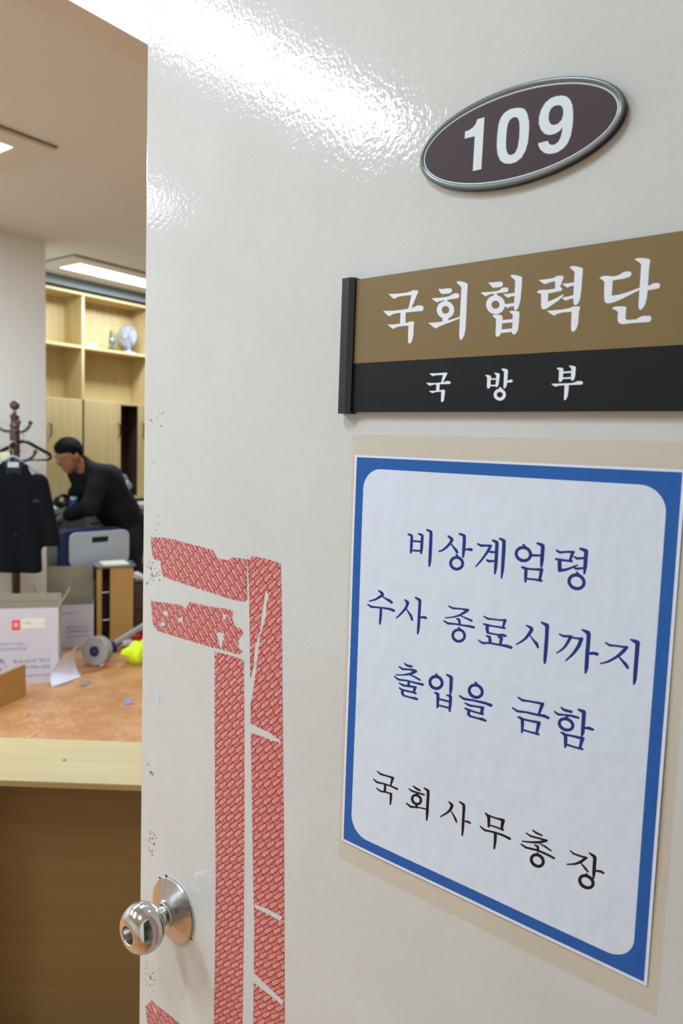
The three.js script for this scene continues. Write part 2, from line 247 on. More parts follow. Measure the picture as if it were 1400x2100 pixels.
// ---- room name sign
{
  const W = 0.006, SL = -0.437, SR = -0.118, YB = 0.0300 + EYE, YM = 0.0737 + EYE, YT = 0.1486 + EYE, g = onDoorThing('name_sign', 'brown and black room name sign with white lettering on the door', 'sign', (SL + SR) / 2, YB);
  const ox = (SL + SR) / 2, oy = YB, white = '#edf0f6';
  const up = canvasOn(SL, SR, YM, YT, W, 2048); up.g.fillStyle = '#87714a'; up.g.fillRect(0, 0, 4096, 4096);
  drawGlyphs(up, white, [770, 560, 7], [
    ['P', '180,300 300,298 420,285 505,265 525,250 560,247 605,250 612,262 590,320 512,505 468,512 490,430 512,317 420,325 330,340 290,358 265,372 240,355'],
    ['P', '106,545 250,542 400,525 470,512 512,503 550,490 590,468 630,465 670,470 688,490 685,520 670,545 560,555 435,568 380,570 300,578 240,595 198,623 160,600'],
    ['P', '357,560 432,560 427,730 350,735'],
    ['P', '170,740 280,738 425,718 460,710 490,698 540,697 558,712 545,750 543,870 530,950 510,1000 485,1020 468,1000 463,940 470,757 380,763 300,778 252,805 220,785'],
    ['P', '898,227 950,230 1010,222 1070,217 1090,228 1098,255 1085,280 1065,292 1010,298 950,302 930,285'],
    ['P', '802,362 900,358 1000,345 1060,332 1100,305 1130,293 1180,292 1200,310 1198,340 1185,360 1150,368 1030,385 960,395 915,405 880,422 840,398'],
    ['P', '985,385 1028,385 1032,425 983,425'], ['R', 1002, 530, 89, 91, 72],
    ['P', '960,630 1043,630 1043,710 958,710'], ['P', '752,715 850,712 960,697 1045,678 1130,655 1215,625 1215,650 1120,690 1000,735 910,770 858,800 810,765'],
    ['P', '1160,135 1175,118 1210,118 1270,130 1318,152 1322,180 1312,300 1305,500 1295,700 1288,820 1270,900 1245,950 1222,967 1205,950 1198,900 1205,700 1218,450 1230,210 1215,190'],
  ]);
  drawGlyphs(up, white, [970, 530, 6.087], [
    ['P', '185,300 240,300 300,293 355,290 370,308 368,335 355,355 310,362 245,368 225,345'],
    ['P', '92,425 190,420 290,408 325,398 360,368 390,362 428,364 440,385 435,410 420,422 330,432 260,440 200,452 155,475 120,450'],
    ['P', '262,440 298,440 305,475 256,475'], ['R', 278, 579, 84, 84, 68],
    ['P', '376,448 440,440 525,430 520,468 475,475 437,492 410,480'], ['P', '385,572 450,565 520,555 512,598 465,602 430,622 395,600'],
    ['P', '462,215 480,205 520,207 580,220 610,235 608,300 600,400 592,500 580,560 560,620 540,645 522,650 508,630 508,590 515,470 523,275 500,255'],
    ['P', '238,718 260,703 320,703 360,715 366,740 357,850 350,930 330,965 308,982 285,975 277,945 282,850 285,765 270,745'],
    ['P', '448,665 480,655 530,655 570,665 577,685 570,800 560,890 540,930 510,955 488,945 480,920 490,800 492,705 475,690'],
    ['P', '350,772 495,758 492,800 350,815'], ['P', '345,888 490,875 490,918 345,935'],
    ['P', '815,270 900,262 1000,245 1040,222 1070,217 1120,217 1130,232 1105,300 1080,372 1020,385 1022,287 960,297 920,315 890,322 855,300'],
    ['P', '795,418 820,398 870,392 930,392 1020,377 1080,362 1100,365 1112,385 1105,402 1060,415 932,440 860,445 815,437'],
    ['P', '848,438 935,436 932,540 980,522 1040,495 1127,445 1120,470 1060,530 990,578 910,632 880,640 855,628 845,590'],
    ['P', '1110,318 1180,312 1262,298 1262,338 1210,348 1172,367 1140,345'], ['P', '1102,490 1170,480 1250,460 1250,500 1200,508 1155,530 1125,510'],
    ['P', '1205,112 1225,97 1260,95 1330,108 1365,122 1368,145 1358,260 1348,400 1335,500 1315,555 1290,580 1268,588 1252,565 1248,500 1255,350 1265,175 1245,150'],
    ['P', '915,655 1000,650 1120,638 1205,620 1245,603 1325,600 1335,612 1320,660 1310,800 1300,850 1275,900 1245,920 1225,908 1218,870 1228,668 1130,675 1060,690 1005,718 960,690'],
  ]);
  drawGlyphs(up, white, [1200, 510, 7], [
    ['P', '202,428 225,402 280,390 340,393 390,400 440,393 490,375 530,345 580,328 640,328 662,350 655,385 630,408 560,430 392,458 275,480 245,450'],
    ['P', '272,460 392,455 378,677 480,662 600,628 775,562 780,592 660,655 520,725 400,775 320,790 285,775 268,735 268,600'],
    ['P', '706,157 725,140 780,132 860,138 915,150 932,170 918,240 905,400 897,540 885,680 865,780 835,845 790,885 768,870 760,820 770,660 785,450 800,230 770,195'],
    ['P', '890,540 930,525 970,500 1010,495 1055,497 1070,520 1065,555 1040,575 960,590 885,598'],
    ['P', '380,862 400,840 450,830 560,830 588,845 578,930 575,1000 590,1025 650,1025 730,1015 780,985 820,968 920,965 942,980 946,1015 930,1045 900,1057 700,1070 540,1087 490,1078 465,1050 460,980 468,915 440,890'],
  ]);
  const lo = canvasOn(SL, SR, YB, YM, W, 2048); lo.g.fillStyle = '#17181a'; lo.g.fillRect(0, 0, 4096, 4096);
  drawGlyphs(lo, white, [860, 740, 7], [
    ['P', '138,180 240,178 330,172 350,168 395,170 400,182 340,305 308,312 335,205 260,207 215,212 185,222'], ['P', '88,315 220,318 340,308 390,290 425,290 448,308 445,325 430,335 290,337 200,343 145,360'],
    ['P', '240,335 290,335 285,425 237,425'], ['P', '130,430 200,430 290,422 330,413 365,420 365,440 358,500 350,570 335,590 318,595 307,580 310,445 230,450 180,465'],
    ['P', '940,207 965,200 1010,208 1028,222 1020,300 1015,370 1005,392 985,402 970,392 965,360 970,240'], ['P', '1065,172 1100,170 1140,180 1152,190 1145,280 1135,340 1120,370 1100,382 1085,365 1095,300 1100,212'],
    ['P', '1018,252 1100,250 1098,272 1015,275'], ['P', '1010,343 1092,342 1092,365 1010,367'],
    ['P', '1170,118 1195,108 1240,115 1270,132 1265,220 1258,310 1250,360 1235,385 1215,402 1202,390 1205,330 1212,160'], ['P', '1258,290 1300,267 1330,272 1338,290 1325,310 1258,315'],
    ['R', 1151, 487, 65, 63, 47], ['P', '1138,385 1160,378 1185,395 1180,412 1145,415'],
  ]);
  drawGlyphs(lo, white, [1060, 730, 8.75], [
    ['P', '705,222 735,208 800,210 832,230 828,300 820,420 800,455 770,473 750,460 743,420 752,260'], ['P', '925,182 950,172 1010,178 1055,198 1050,270 1040,370 1020,430 988,448 965,435 965,350 972,225'],
    ['P', '825,280 975,270 970,305 822,315'], ['P', '818,385 968,377 968,412 815,418'],
    ['P', '608,498 700,497 850,492 990,485 1040,470 1080,450 1150,450 1182,470 1175,505 1150,515 930,525 800,530 730,540 690,555 650,535'], ['P', '850,520 928,520 922,620 910,710 885,775 858,800 838,785 838,740'],
  ]);
  const speck = dataTex(256, 256, (u, v) => fbm(u, v, 60, 60, 2, 351), false);
  const plate = (y0, y1, cv, name, label, gloss) => { const b = new THREE.BoxGeometry(SR - SL, y1 - y0, 0.003).translate(0, (y0 + y1) / 2 - oy, W - 0.0015); faceUV(b, SL, SR, y0, y1, ox, oy); part(name, b, mat(0xffffff, gloss, { map: canvasTex(cv), bumpMap: speck, bumpScale: 0.00005, specularIntensity: 0.5 }), g).userData.label = label; };
  plate(YM + 0.0002, YT, up, 'upper_panel', 'brown panel with five large white characters', 0.42);
  plate(YB, YM, lo, 'lower_panel', 'black panel with three small white characters', 0.45);
  part('back_rail', box(SR - SL - 0.01, YT - YB - 0.004, 0.0032, 0, 0.002, 0.0016, 0), M.black, g);
  const cap = new THREE.Shape([[-0.0085, 0], [-0.0085, 0.0075], [-0.0058, 0.0108], [0.0018, 0.0108], [0.0062, 0.0082], [0.0062, 0]].map((p) => new THREE.Vector2(...p)));
  for (const [s, f] of [[SL, 1], [SR, -1]]) { const c = extrude(cap, YT - YB + 0.0025, 0.0004).rotateX(-Math.PI / 2).scale(f, 1, -1); c.translate(s - ox + f * 0.0035, -0.0012, 0); const ix = c.index; if (!ix && f > 0) { /* mirrored once below */ } c.computeVertexNormals(); part('end_cap', c, mat(0x26292c, 0.38), g); }
}

// ---- oval number plate
{
  const cs = -0.2791, cy = 0.23904 + EYE, A = 0.0853, B = 0.0368, g = onDoorThing('number_plate', 'oval dark brown number plate with grey rim on the door', 'sign', cs, cy);
  const ring = (pts, seg = 96) => sheet((u, v) => { const k = v * (pts.length - 1), i = Math.min(Math.floor(k), pts.length - 2), t = k - i, d = lerp(pts[i][0], pts[i + 1][0], t), z = lerp(pts[i][1], pts[i + 1][1], t), a = -u * 2 * Math.PI; return V3((A - d) * Math.cos(a), (B - d) * Math.sin(a), z); }, seg, (pts.length - 1) * 2);
  part('edge', ring([[0.0004, 0], [0, 0.0008], [0, 0.0046], [0.0003, 0.0054]]), mat(0x121314, 0.3), g);
  part('rim', ring([[0.0003, 0.0054], [0.0012, 0.0060], [0.0026, 0.0061], [0.0040, 0.0057], [0.0048, 0.0052]]), mat(0x6a706e, 0.3, { metalness: 0.35 }), g).userData.label = 'grey rounded rim';
  part('lit_inner_slope', ring([[0.0046, 0.00535], [0.0051, 0.0054], [0.0057, 0.0052]]), mat(0xc9cdcb, 0.4), g);  // light on the inner slope of the rim, put into a paler colour
  const a = A - 0.0052, b = B - 0.0052, cv = canvasOn(cs - a, cs + a, cy - b, cy + b, 0.0052, 1400); cv.g.fillStyle = '#48393d'; cv.g.fillRect(0, 0, 2048, 2048);
  drawGlyphs(cv, '#dfe7e6', [930, 180, 5.385], [
    ['P', '340,325 305,898 210,920 232,535 120,562 125,483 170,468 215,435 245,395 260,348'],
    ['P', '735,220 785,235 815,290 832,370 832,470 820,600 795,690 750,770 690,820 620,840 560,835 515,805 485,740 474,650 480,520 495,400 520,330 560,275 620,237 680,222', '680,322 710,335 724,380 727,450 722,560 705,660 680,715 650,738 620,743 595,725 580,680 577,600 585,470 597,400 620,355 650,330'],
    ['P', '1195,85 1245,95 1285,130 1310,190 1320,280 1315,400 1295,520 1260,610 1210,670 1140,715 1060,732 1000,720 955,680 935,640 931,612 1040,585 1050,615 1080,632 1120,625 1155,595 1180,545 1195,490 1200,437 1170,475 1120,508 1060,522 1005,510 960,460 938,395 942,320 965,240 1010,165 1070,115 1130,92', '1160,190 1195,205 1208,245 1208,300 1190,355 1150,398 1100,413 1065,395 1048,350 1050,290 1070,235 1110,200'],
  ]);
  const el = new THREE.Shape(); el.absellipse(0, 0, a, b, 0, 2 * Math.PI);
  part('face', faceUV(new THREE.ShapeGeometry(el, 96).translate(0, 0, 0.0052), -a, a, -b, b), mat(0xffffff, 0.5, { map: canvasTex(cv), specularIntensity: 0.4 }), g).userData.label = 'dark brown face with the white number 109';
}

// ---- laminated notice
{
  const s0 = -0.4256, s1 = -0.1378, y0 = -0.3838 + EYE, y1 = -0.0092 + EYE, cs = (s0 + s1) / 2, g = onDoorThing('notice', 'laminated white notice with blue border and handwritten-style lettering on the door', 'notice', cs, y0);
  const cv = canvasOn(s0, s1, y0, y1, 0.0008, 1560), c = cv.g, X = (s) => (s - s0) * cv.sc, Y = (y) => (y1 - y - EYE) * cv.sc;
  c.fillStyle = '#e9ecf3'; c.fillRect(0, 0, 4000, 4000);
  c.fillStyle = '#2260ad'; c.fillRect(X(-0.4231), Y(-0.0112), X(-0.1401) - X(-0.4231), Y(-0.3812) - Y(-0.0112));
  c.fillStyle = '#dfe7f1'; c.beginPath(); c.roundRect(X(-0.4142), Y(-0.0211), X(-0.1488) - X(-0.4142), Y(-0.3717) - Y(-0.0211), 0.019 * cv.sc); c.fill();
  const blue = '#17317f', ink = '#15110f';
  const S = (t) => ['S', t];
  drawGlyphs(cv, blue, [820, 1070, 6.667], [
    S('120,172,26 165,190,34 163,260,38 160,340,38 153,418,30'), S('262,165,26 308,188,36 305,260,40 300,350,40 293,430,28'), S('175,262,26 290,272,26'), S('170,390,26 290,400,26'), S('372,110,26 425,140,40 424,250,44 416,450,44 410,550,40 405,605,24'),
    S('662,197,26 712,240,44 690,290,40 640,345,34 580,390,26 538,403,22'), S('700,305,18 740,355,28 765,385,40 785,420,32'), S('815,165,26 878,195,44 878,300,46 872,400,44 863,480,28'), S('895,380,22 930,376,30 975,380,44'), S('770,447,22 790,470,28'), ['R', 777, 567, 83, 79, 40, 25],
    S('1065,303,24 1110,325,34 1180,325,30 1245,328,34'), S('1235,335,40 1210,390,40 1170,450,34 1110,530,28 1040,610,20'), S('1235,412,30 1300,415,30'), S('1190,522,26 1215,538,34 1300,535,28'), S('1270,255,28 1325,285,46 1322,400,48 1315,550,46 1308,640,42 1300,710,24'),
  ]);
  drawGlyphs(cv, blue, [1020, 1090, 6.667], [
    S('30,97,26 88,130,48 86,250,50 78,400,48 70,530,42 57,635,22'), S('352,178,24 375,200,30'), ['R', 355, 308, 99, 89, 44, 20], S('470,325,34 590,328,30'), S('545,160,28 618,195,52 615,300,52 608,400,50 600,480,30'),
    S('337,487,30 388,510,44 388,600,44 384,685,30'), S('385,505,30 480,515,28 600,520,40'), S('605,520,46 590,600,44 575,660,38'), S('410,645,26 520,657,28 600,672,36'),
    S('810,258,26 855,285,34 930,278,30 1040,280,36'), S('1030,285,42 1010,340,42 995,385,36'), S('800,375,30 850,388,36 930,395,30 1015,405,34'), S('850,390,50 850,460,54 850,530,50'), S('855,530,44 940,520,36 1020,490,30 1090,460,22'),
    S('1050,345,24 1090,368,34 1180,362,30'), S('1055,498,26 1080,508,34 1175,500,28'), S('1130,235,30 1210,268,56 1205,370,54 1198,480,52 1186,575,28'), S('1080,555,22 1105,578,30'), ['R', 1080, 687, 104, 91, 46, 25],
  ]);
  drawGlyphs(cv, blue, [740, 1190, 6.364], [
    S('235,135,20 275,165,36 285,190,40 250,215,34 190,250,26 115,270,18'), S('280,210,14 335,245,26 370,262,36 405,290,32'), S('92,315,18 140,345,30 200,350,24 290,360,24 380,375,30 430,395,36'), S('263,370,34 260,450,34 252,530,32 247,570,20'),
    S('577,255,20 612,290,42 600,335,36 570,385,32 520,440,26 465,490,18'), S('597,370,14 625,420,24 655,465,34 670,515,28'), S('715,225,22 770,262,40 768,350,38 762,450,38 757,550,38 750,640,36 742,695,22'), S('780,485,26 820,480,32 848,490,36'),
    S('1150,335,18 1200,362,28 1290,370,22 1385,382,28'), S('1400,388,36 1350,420,36 1290,455,28 1200,480,20 1107,488,16'), S('1310,465,14 1370,490,22 1448,525,30'), S('1255,500,20 1285,515,32 1292,570,34'), S('1085,528,18 1140,560,30 1230,568,24 1330,585,24 1410,597,30 1478,612,32'), S('1278,612,18 1297,635,26'), ['R', 1280, 719, 78, 75, 36, 25],
  ]);
  drawGlyphs(cv, blue, [960, 1230, 7.778], [
    S('255,262,20 320,298,34 400,308,28 500,320,28 600,322,38'), S('590,330,50 575,380,42 562,425,36'), S('250,383,24 310,400,36 400,418,28 500,432,30 590,450,32'), S('308,410,54 308,470,54 318,520,44'), S('315,525,30 400,540,28 480,555,30 560,562,46 605,575,32'),
    S('290,570,20 345,592,44 353,640,50 354,680,50'), S('480,585,22 535,610,52 525,660,48 520,710,46'), S('168,640,18 235,685,36 340,685,32 500,715,32 620,735,48 690,758,46'),
    S('932,405,20 1000,445,50 1015,475,56 980,535,54 920,610,42 850,665,32 775,708,22'), S('992,570,18 1050,650,34 1090,695,50 1115,755,36'), S('1165,355,22 1255,405,64 1260,430,62 1255,560,58 1245,720,60 1235,860,58 1225,960,52 1222,1012,26'),
  ]);
  drawGlyphs(cv, blue, [1130, 1270, 7], [
    S('122,212,22 175,240,34 250,242,36 300,250,28'), S('280,250,50 250,310,44 200,390,36 140,445,28 82,482,20'), S('310,262,28 380,275,30 440,278,44'), S('430,290,58 400,370,54 350,450,46 290,520,36 210,592,20'),
    S('445,150,24 530,195,62 537,250,60 528,380,60 518,480,58 512,600,58 505,700,54 492,768,26'), S('548,490,38 610,487,46 660,500,46'),
    S('780,335,22 840,372,34 930,380,28 1020,395,32 1085,402,40'), S('1085,405,40 1040,450,54 990,500,48 920,550,40 820,605,32 705,635,20'), S('965,530,22 1030,605,36 1070,650,50 1100,700,34'), S('1142,290,24 1235,335,68 1238,370,64 1230,470,62 1220,600,60 1210,740,60 1200,860,54 1188,928,28'),
  ]);
  drawGlyphs(cv, blue, [795, 1340, 6.364], [
    S('215,128,16 255,158,30 310,170,32'), S('148,172,16 195,203,28 270,208,24 350,222,36 375,235,22'), S('360,235,40 300,265,34 200,280,20 108,280,16'), S('280,275,14 350,305,24 420,345,24'), S('88,300,16 140,340,26 250,355,22 370,385,26 455,405,34'), S('273,365,36 273,415,36'),
    S('150,388,18 200,415,28 280,428,26 365,440,30'), S('355,445,40 345,490,36'), S('150,450,20 200,478,26 300,500,24 365,520,26'), S('190,480,38 190,520,36 205,548,28'), S('210,550,24 300,575,24 350,585,36 385,598,26'),
    S('630,268,22 650,288,28'), ['R', 632, 378, 82, 76, 40, 35], S('772,275,22 830,310,44 830,380,44 826,470,42 818,535,22'), S('615,510,20 655,530,40 656,600,40 650,700,28'), S('775,543,20 820,560,40 818,660,40 810,750,28'), S('665,592,24 800,625,28'), S('665,675,24 800,708,26'),
    S('1145,372,20 1168,395,28'), ['R', 1152, 490, 88, 77, 40, 35], S('940,550,20 1000,590,32 1120,610,28 1270,645,34 1350,675,42'),
    S('1013,645,20 1070,675,30 1150,688,26 1250,705,32'), S('1238,715,46 1230,760,40 1240,785,30'), S('1012,715,22 1060,735,30 1150,765,24 1245,790,28'), S('1060,740,40 1058,790,40 1075,815,30'), S('1075,815,26 1180,845,26 1230,855,40 1280,875,28'),
  ]);
  drawGlyphs(cv, blue, [1030, 1410, 7], [
    S('230,138,22 295,180,36 400,195,28 540,222,36 585,232,40'), S('575,240,56 550,310,44 525,385,38'), S('148,287,20 220,335,34 350,352,30 500,388,34 600,405,44 660,432,40'),
    S('228,418,24 285,450,46 290,540,46 283,640,28'), S('285,448,30 400,475,30 530,500,42'), S('525,510,56 510,580,46 495,640,38'), S('310,610,28 420,640,28 520,668,36'),
    S('843,282,20 890,318,40 990,345,42'), S('748,340,20 805,382,34 900,390,26 1000,405,36 1090,430,36'), S('925,400,44 928,440,44'), ['R', 916, 526, 101, 76, 46, 25], S('1090,312,26 1170,350,58 1168,440,58 1160,560,56 1155,640,52 1142,692,28'), S('1190,578,32 1245,580,44 1300,600,36'),
    S('848,640,26 905,680,50 910,770,50 905,850,32'), S('905,672,34 1020,695,32 1160,730,46'), S('1150,735,58 1130,800,48 1120,850,40'), S('935,818,30 1050,855,30 1150,880,34'),
  ]);
  drawGlyphs(cv, ink, [755, 1560, 6.087], [
    S('115,130,14 160,165,24 230,185,20 315,212,26'), S('308,215,38 295,265,26 282,308,20'), S('70,228,14 115,265,24 200,285,20 290,315,20 365,350,26'), S('215,295,30 212,380,30'), S('108,340,14 155,375,22 220,388,20 295,410,22'), S('288,420,30 286,480,30 280,540,18'),
    S('563,315,16 605,345,28 650,370,22'), S('510,348,14 550,375,24 630,400,22 700,422,22'), S('612,400,30 612,425,30'), ['R', 606, 482, 60, 50, 32, 50], S('605,540,30 605,580,30'), S('482,527,16 535,570,28 620,578,18 720,600,18'), S('700,338,16 748,375,36 748,450,36 742,560,36 738,660,34 732,740,18'),
    S('1008,510,16 1045,555,38 1030,600,34 990,645,26 905,695,16'), S('1035,625,12 1070,690,22 1090,730,28 1102,765,18'), S('1140,510,18 1192,555,36 1190,650,34 1185,740,34 1180,850,32 1173,930,20'), S('1205,755,20 1240,760,28 1270,778,24'),
  ]);
  drawGlyphs(cv, ink, [970, 1640, 5], [
    S('125,137,14 158,175,32 160,230,30 158,275,22'), S('155,160,18 220,185,18 310,210,28'), S('305,220,40 295,270,32 295,305,24'), S('170,262,16 240,283,18 308,310,20'), S('72,273,14 120,312,22 200,330,20 300,362,24 375,400,26'), S('227,345,32 225,420,30 216,498,20'),
    S('610,312,14 650,340,22 705,365,18'), S('543,340,12 590,372,20 680,395,20 755,418,24'), S('745,420,26 680,435,28 600,435,20 505,425,14'), S('690,455,12 740,480,20 798,520,16'), S('630,462,14 662,480,26 665,520,28'), S('492,455,14 545,490,22 650,515,22 770,565,24 830,598,22'), S('658,545,16 672,565,20'), ['R', 658, 622, 66, 54, 32, 40],
    S('997,520,12 1035,552,20 1110,578,20 1165,592,22'), S('1155,595,30 1110,630,30 1050,655,22 965,660,14'), S('1105,645,12 1150,700,24 1178,735,18'), S('1195,545,16 1248,585,36 1245,660,36 1240,740,36 1235,800,20'), S('1265,725,20 1310,733,26 1340,750,20'), S('1160,755,14 1180,778,20'), ['R', 1162, 838, 74, 56, 34, 35],
  ]);
  const wav = (u, v) => 0.00045 * Math.sin(5 * u + 9 * v) + 0.0003 * Math.sin(11 * u - 7 * v);
  const fs0 = -0.4300, fs1 = -0.1296, fy0 = -0.4030 + EYE, fy1 = 0.0100 + EYE;
  part('film', sheet((u, v) => V3(lerp(fs0, fs1, u) - cs, lerp(fy0, fy1, v) - y0, 0.0005 + 0.25 * wav(u, v)), 24, 24), mat(0xfffaf3, 0.18, { transmission: 1, thickness: 0, ior: 1.4 }), g).userData.label = 'clear laminating film margin';
  const rip = dataTex(512, 512, (u, v) => 0.6 * fbm(u, v, 4, 12, 4, 361) + 0.4 * fbm(u, v, 26, 22, 3, 363), false);
  part('paper', sheet((u, v) => V3(lerp(s0, s1, u) - cs, lerp(y0, y1, v) - y0, 0.0012 + wav(u, v) * 0.6), 24, 24), mat(0xffffff, 0.3, { map: canvasTex(cv), bumpMap: rip, bumpScale: 0.0012, specularIntensity: 0.7 }), g).userData.label = 'white sheet with thick blue border';
}

// ---- peeled security tape: printed film left on the paint
function tapeResidue(label, rect, turnDeg, outline, holes, seed, widthPx, ragged = 1) {
  const pts = nums(outline).map(([x, y]) => onDoor(x, y)), ss = pts.map((p) => p[0]), ys = pts.map((p) => p[1]), s0 = Math.min(...ss) - 0.003, s1 = Math.max(...ss) + 0.003, y0 = Math.min(...ys) - 0.003, y1 = Math.max(...ys) + 0.003;
  const cv = canvasOn(s0, s1, y0, y1, 0, widthPx), { c, g, sc } = cv, rnd = rng(seed);
  g.clearRect(0, 0, c.width, c.height);
  const path = (t) => { nums(t).forEach(([x, y], i) => { const [a, b] = cv.map(x, y); if (i) g.lineTo(a, b); else g.moveTo(a, b); }); g.closePath(); };
  g.fillStyle = '#b21714'; g.beginPath(); path(outline); g.fill();
  g.save(); g.globalCompositeOperation = 'source-atop'; g.translate(c.width / 2, c.height / 2); g.rotate(R(turnDeg)); g.textBaseline = 'middle'; g.textAlign = 'left';
  const mm = sc / 1000, pitch = 4.75 * mm, per = 26.5 * mm, reach = Math.hypot(c.width, c.height) / 2 + per;
  const word = (t, font, x, y, w, fill) => { g.font = font; g.save(); g.translate(x, y); g.scale(w / g.measureText(t).width, 1); g.fillStyle = fill; g.fillText(t, 0, 0); g.restore(); };
  for (let r = -Math.ceil(reach / pitch); r < reach / pitch; r++) for (let k = -Math.ceil(reach / per) - 1; k < reach / per + 1; k++) {
    const x = k * per + (((r % 2) + 2) % 2) * per * 0.52, y = r * pitch;
    word('VOID', `bold ${5.0 * mm}px sans-serif`, x, y, 13.4 * mm, '#e9e6df'); word('OPEN', `${4.7 * mm}px sans-serif`, x + 14.2 * mm, y, 11.4 * mm, '#e8d6d0');
  }
  g.restore();
  g.globalCompositeOperation = 'destination-out'; g.fillStyle = '#000';
  for (const h of holes) { g.beginPath(); path(h); g.fill(); }
  const edges = [outline, ...holes].map(nums);                             // ragged flakes along the edges
  for (const e of edges) for (let i = 0; i < e.length; i++) { const a = e[i], b = e[(i + 1) % e.length], n = Math.ceil(Math.hypot(b[0] - a[0], b[1] - a[1]) / 3.2); for (let j = 0; j < n; j++) { const t = (j + rnd()) / n, [x, y] = cv.map(lerp(a[0], b[0], t), lerp(a[1], b[1], t)); g.beginPath(); g.ellipse(x, y, (0.25 + rnd() * 0.9 * ragged) * mm, (0.2 + rnd() * 0.7 * ragged) * mm, rnd() * 6, 0, 7); g.fill(); } }
  const geo = new THREE.PlaneGeometry(s1 - s0, y1 - y0);
  const m = new THREE.MeshStandardMaterial({ map: canvasTex(cv), transparent: true, alphaTest: 0.45, roughness: 0.5 });
  const o = part(numbered('tape_residue'), geo, m, scene); o.position.copy(doorPoint((s0 + s1) / 2, (y0 + y1) / 2, 0.00018)); o.rotation.y = DOORTURN;
  return tag(o, label, 'tape residue', 'red security tape residue on the door');
}
tapeResidue('short upper strip of red printed tape residue slanting across the door edge', 0, 225, '309,1097 313,1102 335,1102 360,1107 437,1128 443,1140 450,1146 468,1148 479,1142 507,1147 507,1230 500,1235 470,1228 400,1205 335,1183 330,1166 329,1150 318,1149 312,1140 310,1118', [], 11, 1000, 1.1);
tapeResidue('short torn lower strip of red printed tape residue above the door knob', 0, 225, '308,1219 311,1232 335,1235 372,1240 381,1248 388,1234 420,1241 475,1250 480,1254 476,1266 480,1282 498,1291 499,1299 490,1311 489,1326 499,1337 491,1343 455,1333 430,1327 345,1301 322,1294 314,1282 311,1262', ['336,1252 344,1255 342,1263 335,1260', '366,1268 374,1266 373,1276 367,1275', '330,1276 338,1276 336,1284 330,1283', '450,1296 460,1300 456,1314 452,1330 448,1312 444,1300', '458,1259 464,1262 462,1270 457,1268'], 12, 1000, 1.5);
tapeResidue('long left vertical strip of red printed tape residue on the door', 0, 137, '440,1336 470,1343 500,1353 501,1500 501,1700 500,1900 497,2110 496,2190 437,2190 438,2100 440,2000 442,1800 440,1500', [], 13, 190, 0.45);
tapeResidue('long right vertical strip of red printed tape residue with torn slits', 0, 137, '507,1137 523,1141 550,1147 576,1155 577,1200 578,1260 580,1500 583,1800 584,2100 583,2190 518,2190 519,2100 521,1900 518,1750 514,1500 512,1300 510,1200', [
  '545,1210 549,1217 551,1226 546,1237 546,1249 545,1263 540,1281 536,1296 533,1303 529,1341 524,1379 517,1428 513,1445 513,1394 517,1377 522,1359 520,1352 523,1325 528,1310 533,1296 535,1281 536,1262 540,1240',
  '513,1483 524,1489 554,1503 569,1515 574,1518 576,1526 571,1521 559,1519 535,1509 513,1502', '522,1854 545,1862 579,1880 574,1889 549,1874 522,1861', '519,1993 543,2017 579,2051 579,2062 549,2037 519,2014', '508,1137 516,1139 513,1149 508,1146',
], 14, 190, 0.45);
tapeResidue('torn corner of red printed tape residue below the door knob', 0, 205, '298,2062 304,2058 311,2050 318,2058 335,2072 351,2084 372,2101 420,2140 400,2190 310,2190 303,2110', ['312,2062 318,2068 322,2076 316,2072'], 15, 500, 1);
{ // scuffs around the knob and a dab of old glue
  const dab = (px, py, rx, ry, m, seed, name) => { const r = rng(seed), [sx, sy] = onDoor(px, py), h = new THREE.Shape(); for (let i = 0; i < 14; i++) { const a = (i / 14) * 2 * Math.PI, k = 0.75 + 0.5 * r(); h[i ? 'lineTo' : 'moveTo'](rx * k * Math.cos(a), ry * k * Math.sin(a)); } h.closePath(); return part(name, new THREE.ShapeGeometry(h).translate(sx, sy, 0.0002), m, door); };
  const chip = mat(0x2b2018, 0.8);
  dab(393, 1926, 0.0021, 0.0013, chip, 3, 'paint_chip'); dab(341, 1796, 0.0022, 0.0022, chip, 4, 'paint_chip'); dab(330, 1802, 0.0045, 0.0016, mat(0x1d1913, 0.8), 5, 'paint_chip'); dab(365, 1931, 0.002, 0.0006, chip, 6, 'paint_chip'); dab(394, 1834, 0.0006, 0.0006, chip, 7, 'paint_chip');
  dab(323, 1431, 0.0055, 0.0085, mat(0xd3d6da, 0.5), 8, 'glue_dab');
}
